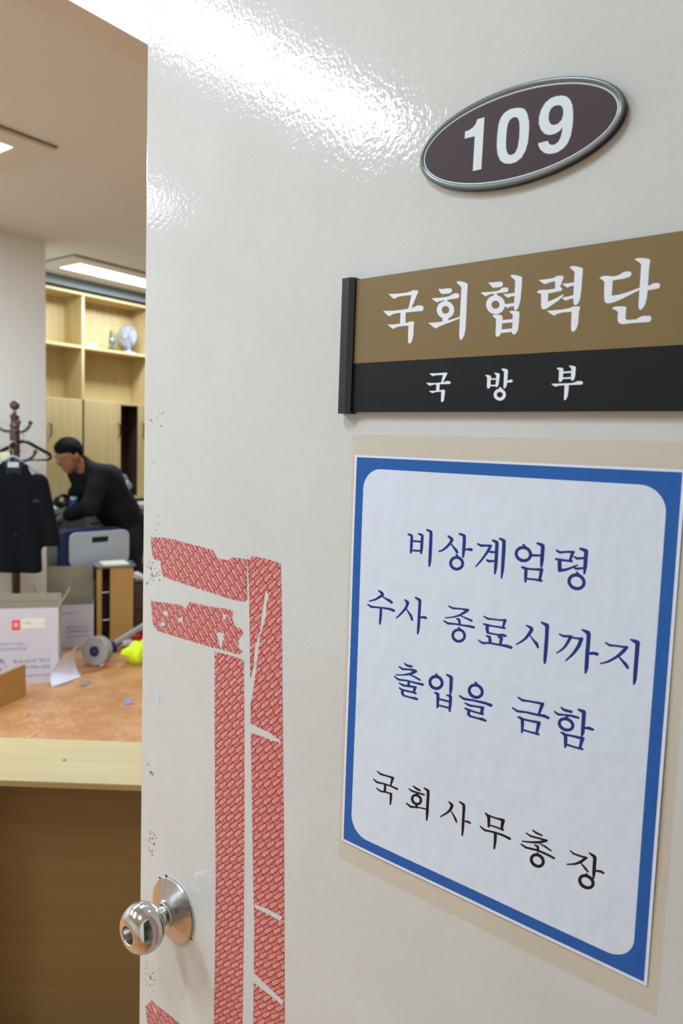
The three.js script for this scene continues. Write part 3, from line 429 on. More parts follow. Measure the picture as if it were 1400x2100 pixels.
{ // black flecks of old lettering tape at the door's edge
  const rnd = rng(77), spots = [[[326, 848], [334, 847], [324, 858], [314, 867], [320, 879], [330, 873], [310, 862]], [[315, 948]], [[324, 1058], [325, 1075], [321, 1074], [319, 1087], [324, 1094]]];
  const scat = (x0, y0, x1, y1, n) => Array.from({ length: n }, () => [lerp(x0, x1, rnd()), lerp(y0, y1, rnd())]);
  const groups = [[spots[0], 'few black print flecks at the door edge high above the red tape'], [spots[1], 'single black print fleck at the door edge'], [spots[2], 'column of black print flecks just above the upper red tape'], [scat(300, 1153, 331, 1200, 30), 'dense cluster of black print flecks between the red tape strips'], [scat(303, 1562, 319, 1608, 9), 'sparse black print flecks at the door edge beside the counter top'], [scat(304, 1703, 320, 1755, 20), 'black print flecks just above the door knob'], [scat(296, 1972, 319, 2036, 34), 'black print flecks just below the door knob']];
  for (const [list, label] of groups) {
    const at = list.map(([x, y]) => onDoor(x, y)), s0 = Math.min(...at.map((a) => a[0])) - 0.005, s1 = Math.max(...at.map((a) => a[0])) + 0.005, y0 = Math.min(...at.map((a) => a[1])) - 0.004, y1 = Math.max(...at.map((a) => a[1])) + 0.004;
    const shapes = at.flatMap(([s, y]) => { const r = 0.0008 + rnd() * 0.0006, k = rnd(), a0 = rnd() * 6, len = k < 0.3 ? 6.28 : 1.2 + rnd() * 2.4, h = new THREE.Shape(), w = 0.00042, n = 12; for (let i = 0; i <= n; i++) { const a = a0 + (len * i) / n; h[i ? 'lineTo' : 'moveTo'](r * Math.cos(a) * 1.1, r * Math.sin(a)); } for (let i = n; i >= 0; i--) { const a = a0 + (len * i) / n; h.lineTo((r - w) * Math.cos(a) * 1.1, (r - w) * Math.sin(a)); } return new THREE.ShapeGeometry(h).translate(s - (s0 + s1) / 2, y - (y0 + y1) / 2, 0); });
    const o = part(numbered('print_flecks'), shapes.map((q) => metric(q)), mat(0x22211e, 0.6), scene); o.position.copy(doorPoint((s0 + s1) / 2, (y0 + y1) / 2, 0.0003)); o.rotation.y = DOORTURN; tag(o, label, 'flecks', 'black flecks on the door'); o.userData.kind = 'stuff';
  }
}
// ------------------------------------------------------------------ low counter by the door
{
  const a = onY(0, 1599.6, 0.72), b = onY(288.7, 1609.9, 0.72), dir = b.clone().sub(a).normalize(), turn = Math.atan2(-dir.z, dir.x), L = 1.3, mid = a.clone().addScaledVector(dir, L / 2 - 0.2); mid.y = 0;
  const  D = 0.228, g = thing('counter', 'narrow pale wooden counter with open front beside the door', 'counter', mid, turn);   // front edge at local z = 0, body towards -z
  part('top', box(L, 0.015, D, 0, 0.705, -D / 2, 0.002, 'x'), M.pale, g);
  for (const x of [-L / 2 + 0.09, L / 2 - 0.02]) part('side_panel', box(0.018, 0.705, D - 0.01, x, 0, -D / 2 - 0.004, 0.002), M.maple, g);
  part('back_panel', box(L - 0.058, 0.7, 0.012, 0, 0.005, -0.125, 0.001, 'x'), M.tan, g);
  part('bottom', box(L - 0.058, 0.018, 0.1, 0, 0.0, -0.06, 0.001, 'x'), M.maple, g);
  part('screw_head', new THREE.CylinderGeometry(0.0045, 0.0045, 0.001, 16).translate(-0.35, 0.7204, -0.11), mat(0x5b4a2c, 0.5), g);
}

// ------------------------------------------------------------------ wooden bookcase with cupboards
const ZS = -5.45, SD = 0.25;                        // front plane and depth of the shelves
{
  const sx = 5.45 / 5.4, top = 2.695 - 0.013, g = thing('bookcase', 'tall light wooden bookcase with open shelves over cupboard doors', 'bookcase', V3(3.9, 0, ZS));
  const Y = (px, py) => onZ(px, py, ZS).y, xd1 = onZ(170.5, 700, ZS).x, xr = 4.30, xl = 2.84, yTop = Y(196, 606), yMid = Y(196, 712.5), yDoor = Y(180, 820), yBase = 0.93, x = (v) => v - 3.9;
  const mk = (name, w, h, d, cx, y, cz, grain = 'y') => part(name, box(w, h, d, x(cx), y, cz, 0.001, grain), M.maple, g);
  mk('top_board', 5.2 - xl, 0.022, SD + 0.02, (5.2 + xl) / 2, yTop - 0.022, -SD / 2 + 0.002, 'x');
  mk('back_board', 5.2 - xl, yTop - yBase, 0.01, (5.2 + xl) / 2, yBase, -SD - 0.005, 'y');
  for (const c of [xl + 0.011, xd1, xr, 5.0]) mk('upright', 0.024, yTop - 0.022 - yDoor, SD, c, yDoor, -SD / 2);
  for (const c of [xl + 0.011, xd1, 3.96, xr, 5.0]) mk('partition', 0.02, yDoor - yBase - 0.02, SD - 0.025, c, yBase + 0.02, -SD / 2 - 0.012);
  for (const [c0, c1] of [[xl, xd1], [xd1, xr], [xr, 5.0]]) { mk('shelf', c1 - c0 - 0.024, 0.024, SD - 0.004, (c0 + c1) / 2, yMid - 0.024, -SD / 2, 'x'); mk('shelf', c1 - c0 - 0.024, 0.022, SD - 0.004, (c0 + c1) / 2, yDoor - 0.022, -SD / 2 - 0.002, 'x'); }
  mk('bottom_board', 5.2 - xl, 0.022, SD, (5.2 + xl) / 2, yBase, -SD / 2, 'x');
  const xo0 = onZ(247, 900, ZS).x, xo1 = onZ(283.5, 900, ZS).x, handle = mat(0x55585a, 0.35, { metalness: 0.8 });
  for (const [c0, c1, hx] of [[xl, xd1 - 0.008, 102], [xd1 + 0.012, xo0, 242.5], [xo1, 4.95, 292]]) {
    const d = part('cupboard_door', box(c1 - c0, yDoor - yBase - 0.006, 0.018, x((c0 + c1) / 2), yBase + 0.004, -0.006, 0.002), M.maple, g);
    const h0 = onZ(hx, 868, ZS), h1 = onZ(hx, 894, ZS);
    part('handle', tube([[x(h0.x), h0.y, 0.003], [x(h0.x), h0.y - 0.008, 0.022], [x(h0.x), (h0.y + h1.y) / 2, 0.026], [x(h0.x), h1.y + 0.008, 0.022], [x(h0.x), h1.y, 0.003]], 0.006, 16, 8), handle, d);
  }
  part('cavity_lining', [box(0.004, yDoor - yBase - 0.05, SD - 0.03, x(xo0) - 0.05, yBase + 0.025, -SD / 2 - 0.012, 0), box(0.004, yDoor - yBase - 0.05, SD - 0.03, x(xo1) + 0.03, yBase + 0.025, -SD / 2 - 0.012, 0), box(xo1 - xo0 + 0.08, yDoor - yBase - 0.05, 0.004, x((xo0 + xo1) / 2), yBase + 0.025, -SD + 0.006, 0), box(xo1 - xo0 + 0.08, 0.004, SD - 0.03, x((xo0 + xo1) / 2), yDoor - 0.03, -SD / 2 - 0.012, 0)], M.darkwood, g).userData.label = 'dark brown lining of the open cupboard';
  const bag = nets((p) => { let d = 1e9; const r = rng(5); for (let i = 0; i < 7; i++) { const c = V3(-0.03 + r() * 0.08, 0.04 + r() * 0.14, -0.03 + r() * 0.05); d = smin(d, Math.hypot(p.x - c.x, p.y - c.y, p.z - c.z) - 0.03 - r() * 0.02, 0.03); } return d + 0.006 * Math.sin(p.x * 120) * Math.sin(p.y * 90 + p.z * 70); }, V3(-0.12, -0.06, -0.12), V3(0.13, 0.28, 0.1), 0.011);
  bag.computeBoundingBox(); bag.translate(0, -bag.boundingBox.min.y, 0);
  solo('plastic_bag', 'crumpled grey plastic bag inside the open dark cupboard', 'bag', bag, mat(0x9a9498, 0.2, { transmission: 0.25, thickness: 0 }), V3((xo0 + xo1) / 2 + 0.02, yBase + 0.023, ZS - 0.13));
  // base cupboard under the bookcase
  const bg = thing('base_cupboard', 'pale grey base cupboard with worktop below the wooden bookcase', 'cupboard', V3(4.02, 0, -5.2)), WT = 0.905;
  const pg = mat(0xaeb2a8, 0.5); part('body', box(2.3, WT - 0.08, 0.6, 0, 0.04, -0.32, 0.003), pg, bg); part('worktop', box(2.36, 0.04, 0.64, 0, WT - 0.04, -0.29, 0.006), pg, bg); part('plinth', box(2.2, 0.04, 0.5, 0, 0, -0.32, 0), M.grey, bg);
  for (let i = 0; i < 5; i++) { const d = part('door', box(0.452, WT - 0.13, 0.018, -0.92 + i * 0.46, 0.06, -0.011, 0.004), pg, bg); part('handle', box(0.09, 0.012, 0.02, -0.92 + i * 0.46, WT - 0.14, 0.004, 0.004), M.steel, d); }
  // things on the shelf
  const ys = yMid + 0.0005;
  const f0 = onZ(261, 700, ZS - 0.1), fan = thing('desk_fan', 'small white desk fan on the bookcase shelf', 'fan', V3(f0.x + 0.03, ys, ZS - 0.12), R(-76));
  const w = mat(0x9ea3b0, 0.4), wb = mat(0x9098b8, 0.4); part('base', lathe([[0, 0], [0.072, 0], [0.074, 0.006], [0.06, 0.016], [0.022, 0.024], [0, 0.026]], 32), wb, fan);
  part('neck', lathe([[0.02, 0.02], [0.016, 0.06], [0.016, 0.115], [0.0, 0.12]], 20), w, fan);
  part('motor_housing', lathe([[0, -0.075], [0.022, -0.07], [0.035, -0.05], [0.038, -0.01], [0.03, 0.0], [0, 0.0]], 28).rotateX(Math.PI / 2).translate(0, 0.15, -0.0), w, fan);
  const wires = []; for (let i = 0; i < 36; i++) { const a = (i / 36) * 2 * Math.PI, ca = Math.cos(a), sa = Math.sin(a); wires.push(tube([[0.022 * ca, 0.15 + 0.022 * sa, 0.052], [0.07 * ca, 0.15 + 0.07 * sa, 0.045], [0.1 * ca, 0.15 + 0.1 * sa, 0.022], [0.07 * ca, 0.15 + 0.07 * sa, -0.006], [0.02 * ca, 0.15 + 0.02 * sa, -0.012]], 0.0016, 12, 4)); }
  for (const [r, z] of [[0.101, 0.022], [0.07, 0.045], [0.045, 0.05]]) wires.push(new THREE.TorusGeometry(r, 0.003, 6, 40).translate(0, 0.15, z));
  part('cage', wires, w, fan); part('badge', lathe([[0, 0.05], [0.024, 0.05], [0.022, 0.056], [0, 0.058]], 24).rotateX(Math.PI / 2).translate(0, 0.15, 0).translate(0, 0, 0), mat(0xb5a79e, 0.5), fan);
  for (let i = 0; i < 3; i++) part('blade', sheet((u, v) => { const r = lerp(0.02, 0.088, u), a = (v - 0.5) * 1.5 + (i * 2 * Math.PI) / 3; return V3(r * Math.cos(a), 0.15 + r * Math.sin(a), 0.018 + 0.016 * (v - 0.5)); }, 6, 6, 0.002), mat(0xc4cbe4, 0.4), fan);
  const s0 = onZ(228, 700, ZS - 0.1), fig = thing('figurine', 'small dark bronze figurine beside the desk fan', 'figurine', V3(s0.x, ys, ZS - 0.09), R(20)), br = mat(0x6f7468, 0.4, { metalness: 0.4 });
  part('base', lathe([[0, 0], [0.045, 0], [0.046, 0.008], [0.04, 0.016], [0.036, 0.024], [0, 0.026]], 24), mat(0x2e2621, 0.5), fig);
  part('figure', nets((p) => { let d = capsule(p, V3(-0.012, 0.03, 0), V3(-0.006, 0.085, 0), 0.014, 0.018); d = smin(d, capsule(p, V3(0.016, 0.03, 0), V3(0.004, 0.085, 0), 0.012, 0.018), 0.02); d = smin(d, capsule(p, V3(0, 0.085, 0), V3(-0.006, 0.135, 0), 0.022, 0.018), 0.02); d = smin(d, capsule(p, V3(-0.01, 0.168, 0), V3(-0.01, 0.172, 0), 0.014, 0.013), 0.012); d = smin(d, capsule(p, V3(-0.02, 0.132, 0), V3(-0.045, 0.15, 0.01), 0.009, 0.007), 0.012); return smin(d, capsule(p, V3(0.01, 0.132, 0), V3(0.034, 0.1, 0.012), 0.009, 0.007), 0.012); }, V3(-0.08, 0, -0.05), V3(0.07, 0.21, 0.06), 0.006), br, fig);
  const c0 = onZ(185, 706, ZS - 0.05); const sb = thing('small_box', 'small flat white box lying on the bookcase shelf', 'box', V3(c0.x, ys, ZS - 0.05), R(4)); part('tray', box(0.075, 0.02, 0.06, 0, 0, 0, 0.003), M.white, sb); part('lid', box(0.079, 0.01, 0.064, 0, 0.02, 0, 0.003), M.white, sb);
}

// ------------------------------------------------------------------ coat rack, jacket and hangers
const RZ = -4.38, rackAt = onZ(30, 830, RZ); rackAt.y = 0;
{
  const H = onZ(30, 822, RZ).y, g = thing('coat_rack', 'dark turned wooden coat rack in front of the pale wall', 'coat rack', rackAt);
  part('post', lathe([[0, 0.09], [0.026, 0.09], [0.03, 0.13], [0.022, 0.2], [0.03, 0.24], [0.024, 0.3], [0.027, 0.7], [0.027, 1.1], [0.022, H - 0.42], [0.027, H - 0.4], [0.03, H - 0.2], [0.024, H - 0.17], [0.03, H - 0.155], [0.022, H - 0.13], [0.026, H - 0.105], [0.028, H - 0.09], [0.012, H - 0.075], [0.009, H - 0.06]], 28), M.walnut, g);
  part('finial', new THREE.SphereGeometry(0.029, 24, 18).translate(0, H - 0.029, 0), M.walnut, g);
  for (const [y, off, n] of [[H - 0.19, 0.2, 3], [H - 0.37, 0.9, 4]]) for (let i = 0; i < n; i++) { const a = off + (i / n) * 2 * Math.PI, c = Math.cos(a), s = Math.sin(a); const p = part('peg', tube([[0.02 * c, y, -0.02 * s], [0.07 * c, y + 0.005, -0.07 * s], [0.105 * c, y + 0.03, -0.105 * s], [0.118 * c, y + 0.055, -0.118 * s]], 0.0095, 14, 8), M.walnut, g); part('knob', new THREE.SphereGeometry(0.014, 12, 10).translate(0.119 * c, y + 0.06, -0.119 * s), M.walnut, p); }
  for (let i = 0; i < 4; i++) { const a = (i / 4) * 2 * Math.PI + 0.6, c = Math.cos(a), s = Math.sin(a); part('foot', tube([[0.02 * c, 0.16, -0.02 * s], [0.08 * c, 0.13, -0.08 * s], [0.11 * c, 0.05, -0.11 * s], [0.14 * c, 0.018, -0.14 * s]], 0.017, 14, 8), M.walnut, g); }

  // black jacket on a clear hanger
  const cloth = mat(0x0b0d12, 0.95, { specularIntensity: 0.4 });
  const JZ = RZ + 0.13, sh = onZ(78, 972, JZ), hem = onZ(40, 1170, JZ), cuff = onZ(101, 1115, JZ), neck = onZ(24, 951, JZ), cx = neck.x;
  const jg = thing('jacket', 'black suit jacket hanging on the coat rack', 'jacket', V3(cx, hem.y, JZ), R(-18));
  const hs = sh.y - hem.y, hn = neck.y - hem.y, half = (sh.x - cx) * 0.98, cw = cuff.x - cx, hc = cuff.y - hem.y;
  const body = (p) => {
    const t = clamp(p.y / hs, -0.2, 1.2), w = lerp(half * 1.02, half * 0.86, smooth(t, 0, 1)) - 0.05, th = lerp(0.075, 0.062, t), fold = 0.007 * Math.sin(p.x * 42 + p.y * 5) * (1 - t);
    const shy = hs - 0.045 + (hn - hs) * Math.max(0, 1 - Math.abs(p.x) / half);
    const qx = Math.max(Math.abs(p.x) - w, 0), d = Math.hypot(qx * 0.9, p.z * (0.05 / th)) - 0.05 + fold;
    let r = Math.max(d, p.y - shy, -p.y - 0.012 * Math.sin(p.x * 9));
    for (const s of [-1, 1]) r = smin(r, Math.max(capsule(p, V3(s * half * 0.9, hs - 0.055, 0), V3(s * cw * 0.9, hc + 0.02, 0.01), 0.062, 0.06) + fold * 0.6, hc - p.y), 0.03);
    return r;
  };
  part('body', nets(body, V3(-0.45, -0.05, -0.16), V3(0.45, hn + 0.06, 0.17), 0.012), cloth, jg);
  for (const s of [-1, 1]) part('lapel', sheet((u, v) => { const y = lerp(hn + 0.0, hs * 0.42, v), wd = lerp(0.03, 0.1, smooth(v, 0, 0.35)) * (1 - smooth(v, 0.5, 1) * 0.97); return V3(s * (lerp(0.05, 0.004, v) + wd * u), y, 0.062 + 0.01 * (1 - Math.abs(u - 0.4)) - 0.02 * (1 - v) * 0.8); }, 6, 18, 0.003), cloth, jg);
  part('lining', sheet((u, v) => V3((u - 0.5) * lerp(0.13, 0.02, v), lerp(hn + 0.015, hs * 0.7, v), 0.034 + 0.012 * v), 6, 8, 0.002), mat(0x0d0e12, 0.5), jg);
  part('neck_label', box(0.062, 0.032, 0.003, 0, hn - 0.02, 0.044, 0.001), mat(0xb7bcc6, 0.7), jg);
  part('pocket_edge', box(0.085, 0.016, 0.004, 0.1, hs * 0.72, 0.062, 0.001), mat(0x1f2838, 0.7), jg);
  part('button', new THREE.CylinderGeometry(0.01, 0.01, 0.005, 16).rotateX(Math.PI / 2).translate(0.004, hs * 0.4, 0.07), M.black, jg);
  const hanger = (name, label, p, turn, m, span, drop, r, hook) => { const h = thing(name, label, 'hanger', p, turn); part('arms', tube([[-span, -drop, 0], [-span * 0.5, -drop * 0.45, 0], [0, 0, 0], [span * 0.5, -drop * 0.45, 0], [span, -drop, 0]], r, 30, 10), m, h); part('trouser_bar', bar(V3(-span * 0.93, -drop - 0.035, 0), V3(span * 0.93, -drop - 0.035, 0), r * 0.55), m, h); for (const s of [-1, 1]) part('arm_tip', tube([[s * span, -drop, 0], [s * span * 1.03, -drop - 0.02, 0], [s * span * 0.93, -drop - 0.036, 0]], r * 0.8, 8, 8), m, h); part('hook', tube([[0, 0, 0], [0, 0.035, 0], [-0.018, 0.055, 0], [-0.012, 0.085, 0], [0.012, 0.09, 0], [0.024, 0.07, 0]], 0.0025, 24, 6), hook, h); return h; };
  const n0 = V3(cx, hem.y + hn + 0.035, JZ + 0.0);
  hanger('plastic_hanger', 'pale grey plastic hanger inside the black jacket', n0.clone().add(V3(0, 0.01, 0.012)), R(-18), mat(0x9aa4b4, 0.2), half * 0.86, 0.098, 0.0065, M.chrome);
  const b0 = onZ(48, 905, RZ + 0.06), b1 = onZ(103, 932, RZ + 0.02);
  hanger('black_hanger', 'empty black hanger hooked on the coat rack beside the jacket', b0, R(12), M.blackgloss, (b1.x - b0.x) * 1.02, b0.y - b1.y, 0.011, M.chrome);
  const tagm = solo('price_tag', 'small yellowish paper tag hanging by the jacket collar', 'tag', sheet((u, v) => V3((u - 0.5) * 0.06, -v * 0.075, 0.006 * Math.sin(v * 3)), 3, 6, 0.0006), mat(0xcfcf9e, 0.7), onZ(9, 927, JZ - 0.02), R(-10));
}

// ------------------------------------------------------------------ cartons on the floor
const kraft = mat(0x9c8f76, 0.85), blueInk = '#4a4b9c';
function printTex(w, h, draw) { const c = document.createElement('canvas'); c.width = w; c.height = h; const g = c.getContext('2d'); draw(g, w, h); const t = new THREE.CanvasTexture(c); t.colorSpace = THREE.SRGBColorSpace; return t; }
function lines(g, x, y, w, rows, hgt, seed) { const r = rng(seed); g.fillStyle = blueInk; rows.forEach((len, i) => { let p = x; while (p < x + w * len) { const q = hgt * (0.35 + 0.5 * r()); for (let k = 0; k < 3; k++) { if (r() < 0.75) g.fillRect(p, y + i * hgt * 1.7 + (k * hgt) / 3, q, hgt * 0.16); } if (r() < 0.8) g.fillRect(p + q * r(), y + i * hgt * 1.7, hgt * 0.12, hgt); p += q + hgt * 0.28; } }); }
function carton(label, right, dir, w, h, d, front, flaps) {    // right = front lower right corner on the floor, dir = along the front to the right
  const turn = Math.atan2(-dir.z, dir.x), g = thing('carton', label, 'box', right.clone().addScaledVector(dir, -w / 2).setY(0), turn, 'postal cartons on the floor'), t = 0.005;
  const white = mat(0xc4bdc0, 0.75), fg = new THREE.PlaneGeometry(w, h).translate(0, h / 2, 0.0006);
  part('front_panel', box(w, h, t, 0, 0, -t / 2, 0.001), white, g); part('front_print', fg, mat(0xffffff, 0.75, { map: front }), g);
  part('rear_panel', box(w, h, t, 0, 0, -d + t / 2, 0.001), kraft, g);
  for (const s of [-1, 1]) part('side_panel', box(t, h, d - 2 * t, s * (w / 2 - t / 2), 0, -d / 2, 0.001), white, g);
  part('bottom', box(w - 2 * t, t, d - 2 * t, 0, 0.0, -d / 2, 0), kraft, g);
  const flap = (name, len, wide, tilt, place) => { const q = new THREE.Mesh(); const b = box(wide, len, 0.004, 0, 0, 0, 0.001); b.rotateX(tilt); place(b); part(name, b, kraft, g); };
  if (flaps.rear) flap('rear_flap', flaps.rear[0], w - 0.004, flaps.rear[1], (b) => b.translate(0, h, -d + t));
  if (flaps.right) flap('side_flap', flaps.right[0], d - 0.01, flaps.right[1], (b) => { b.rotateY(Math.PI / 2); b.translate(w / 2 - 0.002, h, -d / 2); });
  if (flaps.left) flap('side_flap', flaps.left[0], d - 0.01, flaps.left[1], (b) => { b.rotateY(Math.PI / 2); b.translate(-w / 2 + 0.002, h, -d / 2); });
  return g;
}
{
  const a = onY(0, 1405, 0), b = onY(120, 1399, 0), dir = b.clone().sub(a).normalize(), dep = b.clone().sub(V3(0, EYE, 0)).dot(FW), h1 = (dep * (1399 - 1239)) / FPX;
  const tex1 = printTex(1024, 940, (g, w, h) => {
    g.fillStyle = '#c6bec2'; g.fillRect(0, 0, w, h); const X = (px) => w * (1 - (120 - px) / 172), Yp = (py) => (h * (py - 1243)) / 158;
    g.fillStyle = '#d8403a'; g.fillRect(X(32), Yp(1267), X(47) - X(32), Yp(1288) - Yp(1267)); g.fillStyle = '#eeb0a8'; g.fillRect(X(36), Yp(1272), X(43) - X(36), Yp(1282) - Yp(1272)); g.fillStyle = '#d8403a'; g.fillRect(X(38.5), Yp(1272), 5, Yp(1282) - Yp(1272));
    g.fillStyle = '#ddd9c9'; g.fillRect(X(51), Yp(1264), X(94) - X(51), Yp(1284) - Yp(1264)); g.fillStyle = '#8b8d7d'; g.fillRect(X(53), Yp(1272), X(66) - X(53), 8); g.fillRect(X(60), Yp(1275), X(72) - X(60), 6); g.fillRect(X(82), Yp(1276), X(92) - X(82), 5);
    lines(g, X(-20), Yp(1314), X(58) - X(-20), [1, 0.96], Yp(1319) - Yp(1313), 3); lines(g, X(34), Yp(1350), X(104) - X(34), [0.98], Yp(1357) - Yp(1350), 4); lines(g, X(34), Yp(1363), X(104) - X(34), [1], Yp(1370) - Yp(1363), 5); lines(g, X(34), Yp(1382), X(104) - X(34), [1], Yp(1386) - Yp(1381), 6);
    g.lineWidth = 16; g.strokeStyle = blueInk; g.beginPath(); g.arc(X(4), Yp(1362), X(13) - X(4), 0.4, 5.6); g.stroke(); g.lineWidth = 12; for (let i = 0; i < 4; i++) { g.beginPath(); g.moveTo(X(4), Yp(1350 - i * 1.4)); g.quadraticCurveTo(X(16), Yp(1349 - i), X(21 - i * 1.5), Yp(1366 - i * 3)); g.lineWidth = 5; g.stroke(); }
  });
  carton('pinkish white carton with a red label standing before the coat rack', b, dir, (172 * dep) / FPX * 1.02, h1, 0.2, tex1, { rear: [0.05, 0.0], right: [0.1, 0.55], left: [0.16, -0.7] });
  const a2 = onY(120, 1329, 0), b2 = onY(192, 1325, 0), dir2 = b2.clone().sub(a2).normalize(), dep2 = b2.clone().sub(V3(0, EYE, 0)).dot(FW), h2 = (dep2 * (1325 - 1236)) / FPX;
  const tex2 = printTex(1024, 760, (g, w, h) => { g.fillStyle = '#c0b8bd'; g.fillRect(0, 0, w, h); const X = (px) => w * (1 - (192 - px) / 106), Yp = (py) => (h * (py - 1236)) / 89; lines(g, X(110), Yp(1251), X(156) - X(110), [1], Yp(1256) - Yp(1251), 7); lines(g, X(139), Yp(1281), X(182) - X(139), [0.95, 1], Yp(1286) - Yp(1281), 8); lines(g, X(139), Yp(1301), X(182) - X(139), [1], Yp(1304) - Yp(1300), 9); });
  carton('open pinkish carton with a tall brown flap between the rack and the side table', b2, dir2, (106 * dep2) / FPX, h2, 0.2, tex2, { rear: [0.24, -0.12], left: [0.2, -0.25] });
}

// ------------------------------------------------------------------ cables and a blue container on the worktop
{
  const WT = 0.9055, cc = onY(128, 1043, WT), coil = [], rr = rng(21);
  for (let i = 0; i < 5; i++) { const pts = []; for (let k = 0; k < 10; k++) { const a = (k / 10) * 2 * Math.PI; pts.push(V3(0.05 * Math.cos(a) * (0.85 + rr() * 0.3), 0.055 + 0.045 * Math.sin(a) * (0.9 + rr() * 0.2) + i * 0.004, (i - 2) * 0.014 + 0.012 * (rr() - 0.5))); } coil.push(tube(pts, 0.0065, 50, 6, true)); }
  const cg = joined(coil); cg.computeBoundingBox(); cg.translate(0, -cg.boundingBox.min.y, 0);
  solo('cable_coil', 'coil of black cable standing on the grey worktop', 'cable', metric(cg), M.black, cc);
  const bt = onY(151, 1045, WT), tg = thing('blue_container', 'dark blue container with a pale cap beside the cable coil', 'container', bt);
  part('body', lathe([[0, 0], [0.034, 0], [0.036, 0.005], [0.036, 0.065], [0.03, 0.078], [0, 0.078]], 24), mat(0x1c2f80, 0.3), tg); part('cap', lathe([[0.026, 0.078], [0.026, 0.1], [0, 0.102]], 20), mat(0xc9ced6, 0.35), tg);
}

// ------------------------------------------------------------------ chair with a slotted white back
{
  const z = -4.68, c = onZ(204, 1120, z), pl = onZ(146, 1120, z), pr = onZ(258, 1120, z), yt = onZ(204, 1090, z).y, yb = onZ(204, 1157, z).y, w = pr.x - pl.x, h = yt - yb, g = thing('chair', 'chair with navy cushion and slotted white plastic back', 'chair', V3(c.x, 0, z), R(-6));
  const rr = (w, h, r) => { const s = new THREE.Shape(), a = w / 2; s.moveTo(-a + r, 0); s.lineTo(a - r, 0); s.quadraticCurveTo(a, 0, a, r); s.lineTo(a, h - r); s.quadraticCurveTo(a, h, a - r, h); s.lineTo(-a + r, h); s.quadraticCurveTo(-a, h, -a, h - r); s.lineTo(-a, r); s.quadraticCurveTo(-a, 0, -a + r, 0); return s; };
  const s = rr(w, h, 0.055), slot = new THREE.Path(), sw = 0.072, sh = 0.05, sy = h * 0.66; slot.moveTo(-sw, sy); slot.lineTo(-sw, sy + sh); slot.lineTo(sw, sy + sh); slot.lineTo(sw, sy); slot.closePath(); s.holes.push(slot);
  const shell = mat(0xb2b7bb, 0.4), navy = mat(0x1f2a55, 0.75), fr = mat(0x22262e, 0.4);
  part('back_shell', extrude(s, 0.014, 0.004).translate(0, yb, 0), shell, g);
  part('handle_insert', box(sw * 2 - 0.004, sh + 0.02, 0.01, 0, yb + sy - 0.01, -0.014, 0.003), M.black, g);
  part('back_cushion', extrude(rr(w * 1.02, h * 1.12, 0.06), 0.04, 0.012).translate(-0.035, yb - 0.02, -0.08), navy, g);
  part('seat', box(w * 1.0, 0.06, 0.3, -0.02, 0.4, -0.2, 0.025), navy, g);
  for (const x of [-1, 1]) { part('back_post', bar(V3(x * w * 0.4, 0.42, -0.05), V3(x * w * 0.4, yb + 0.06, -0.016), 0.012), fr, g); for (const [z0, z1] of [[-0.08, -0.03], [-0.32, -0.33]]) part('leg', bar(V3(x * w * 0.42, 0.42, z0), V3(x * w * 0.46, 0, z1), 0.011), M.chrome, g); }
}

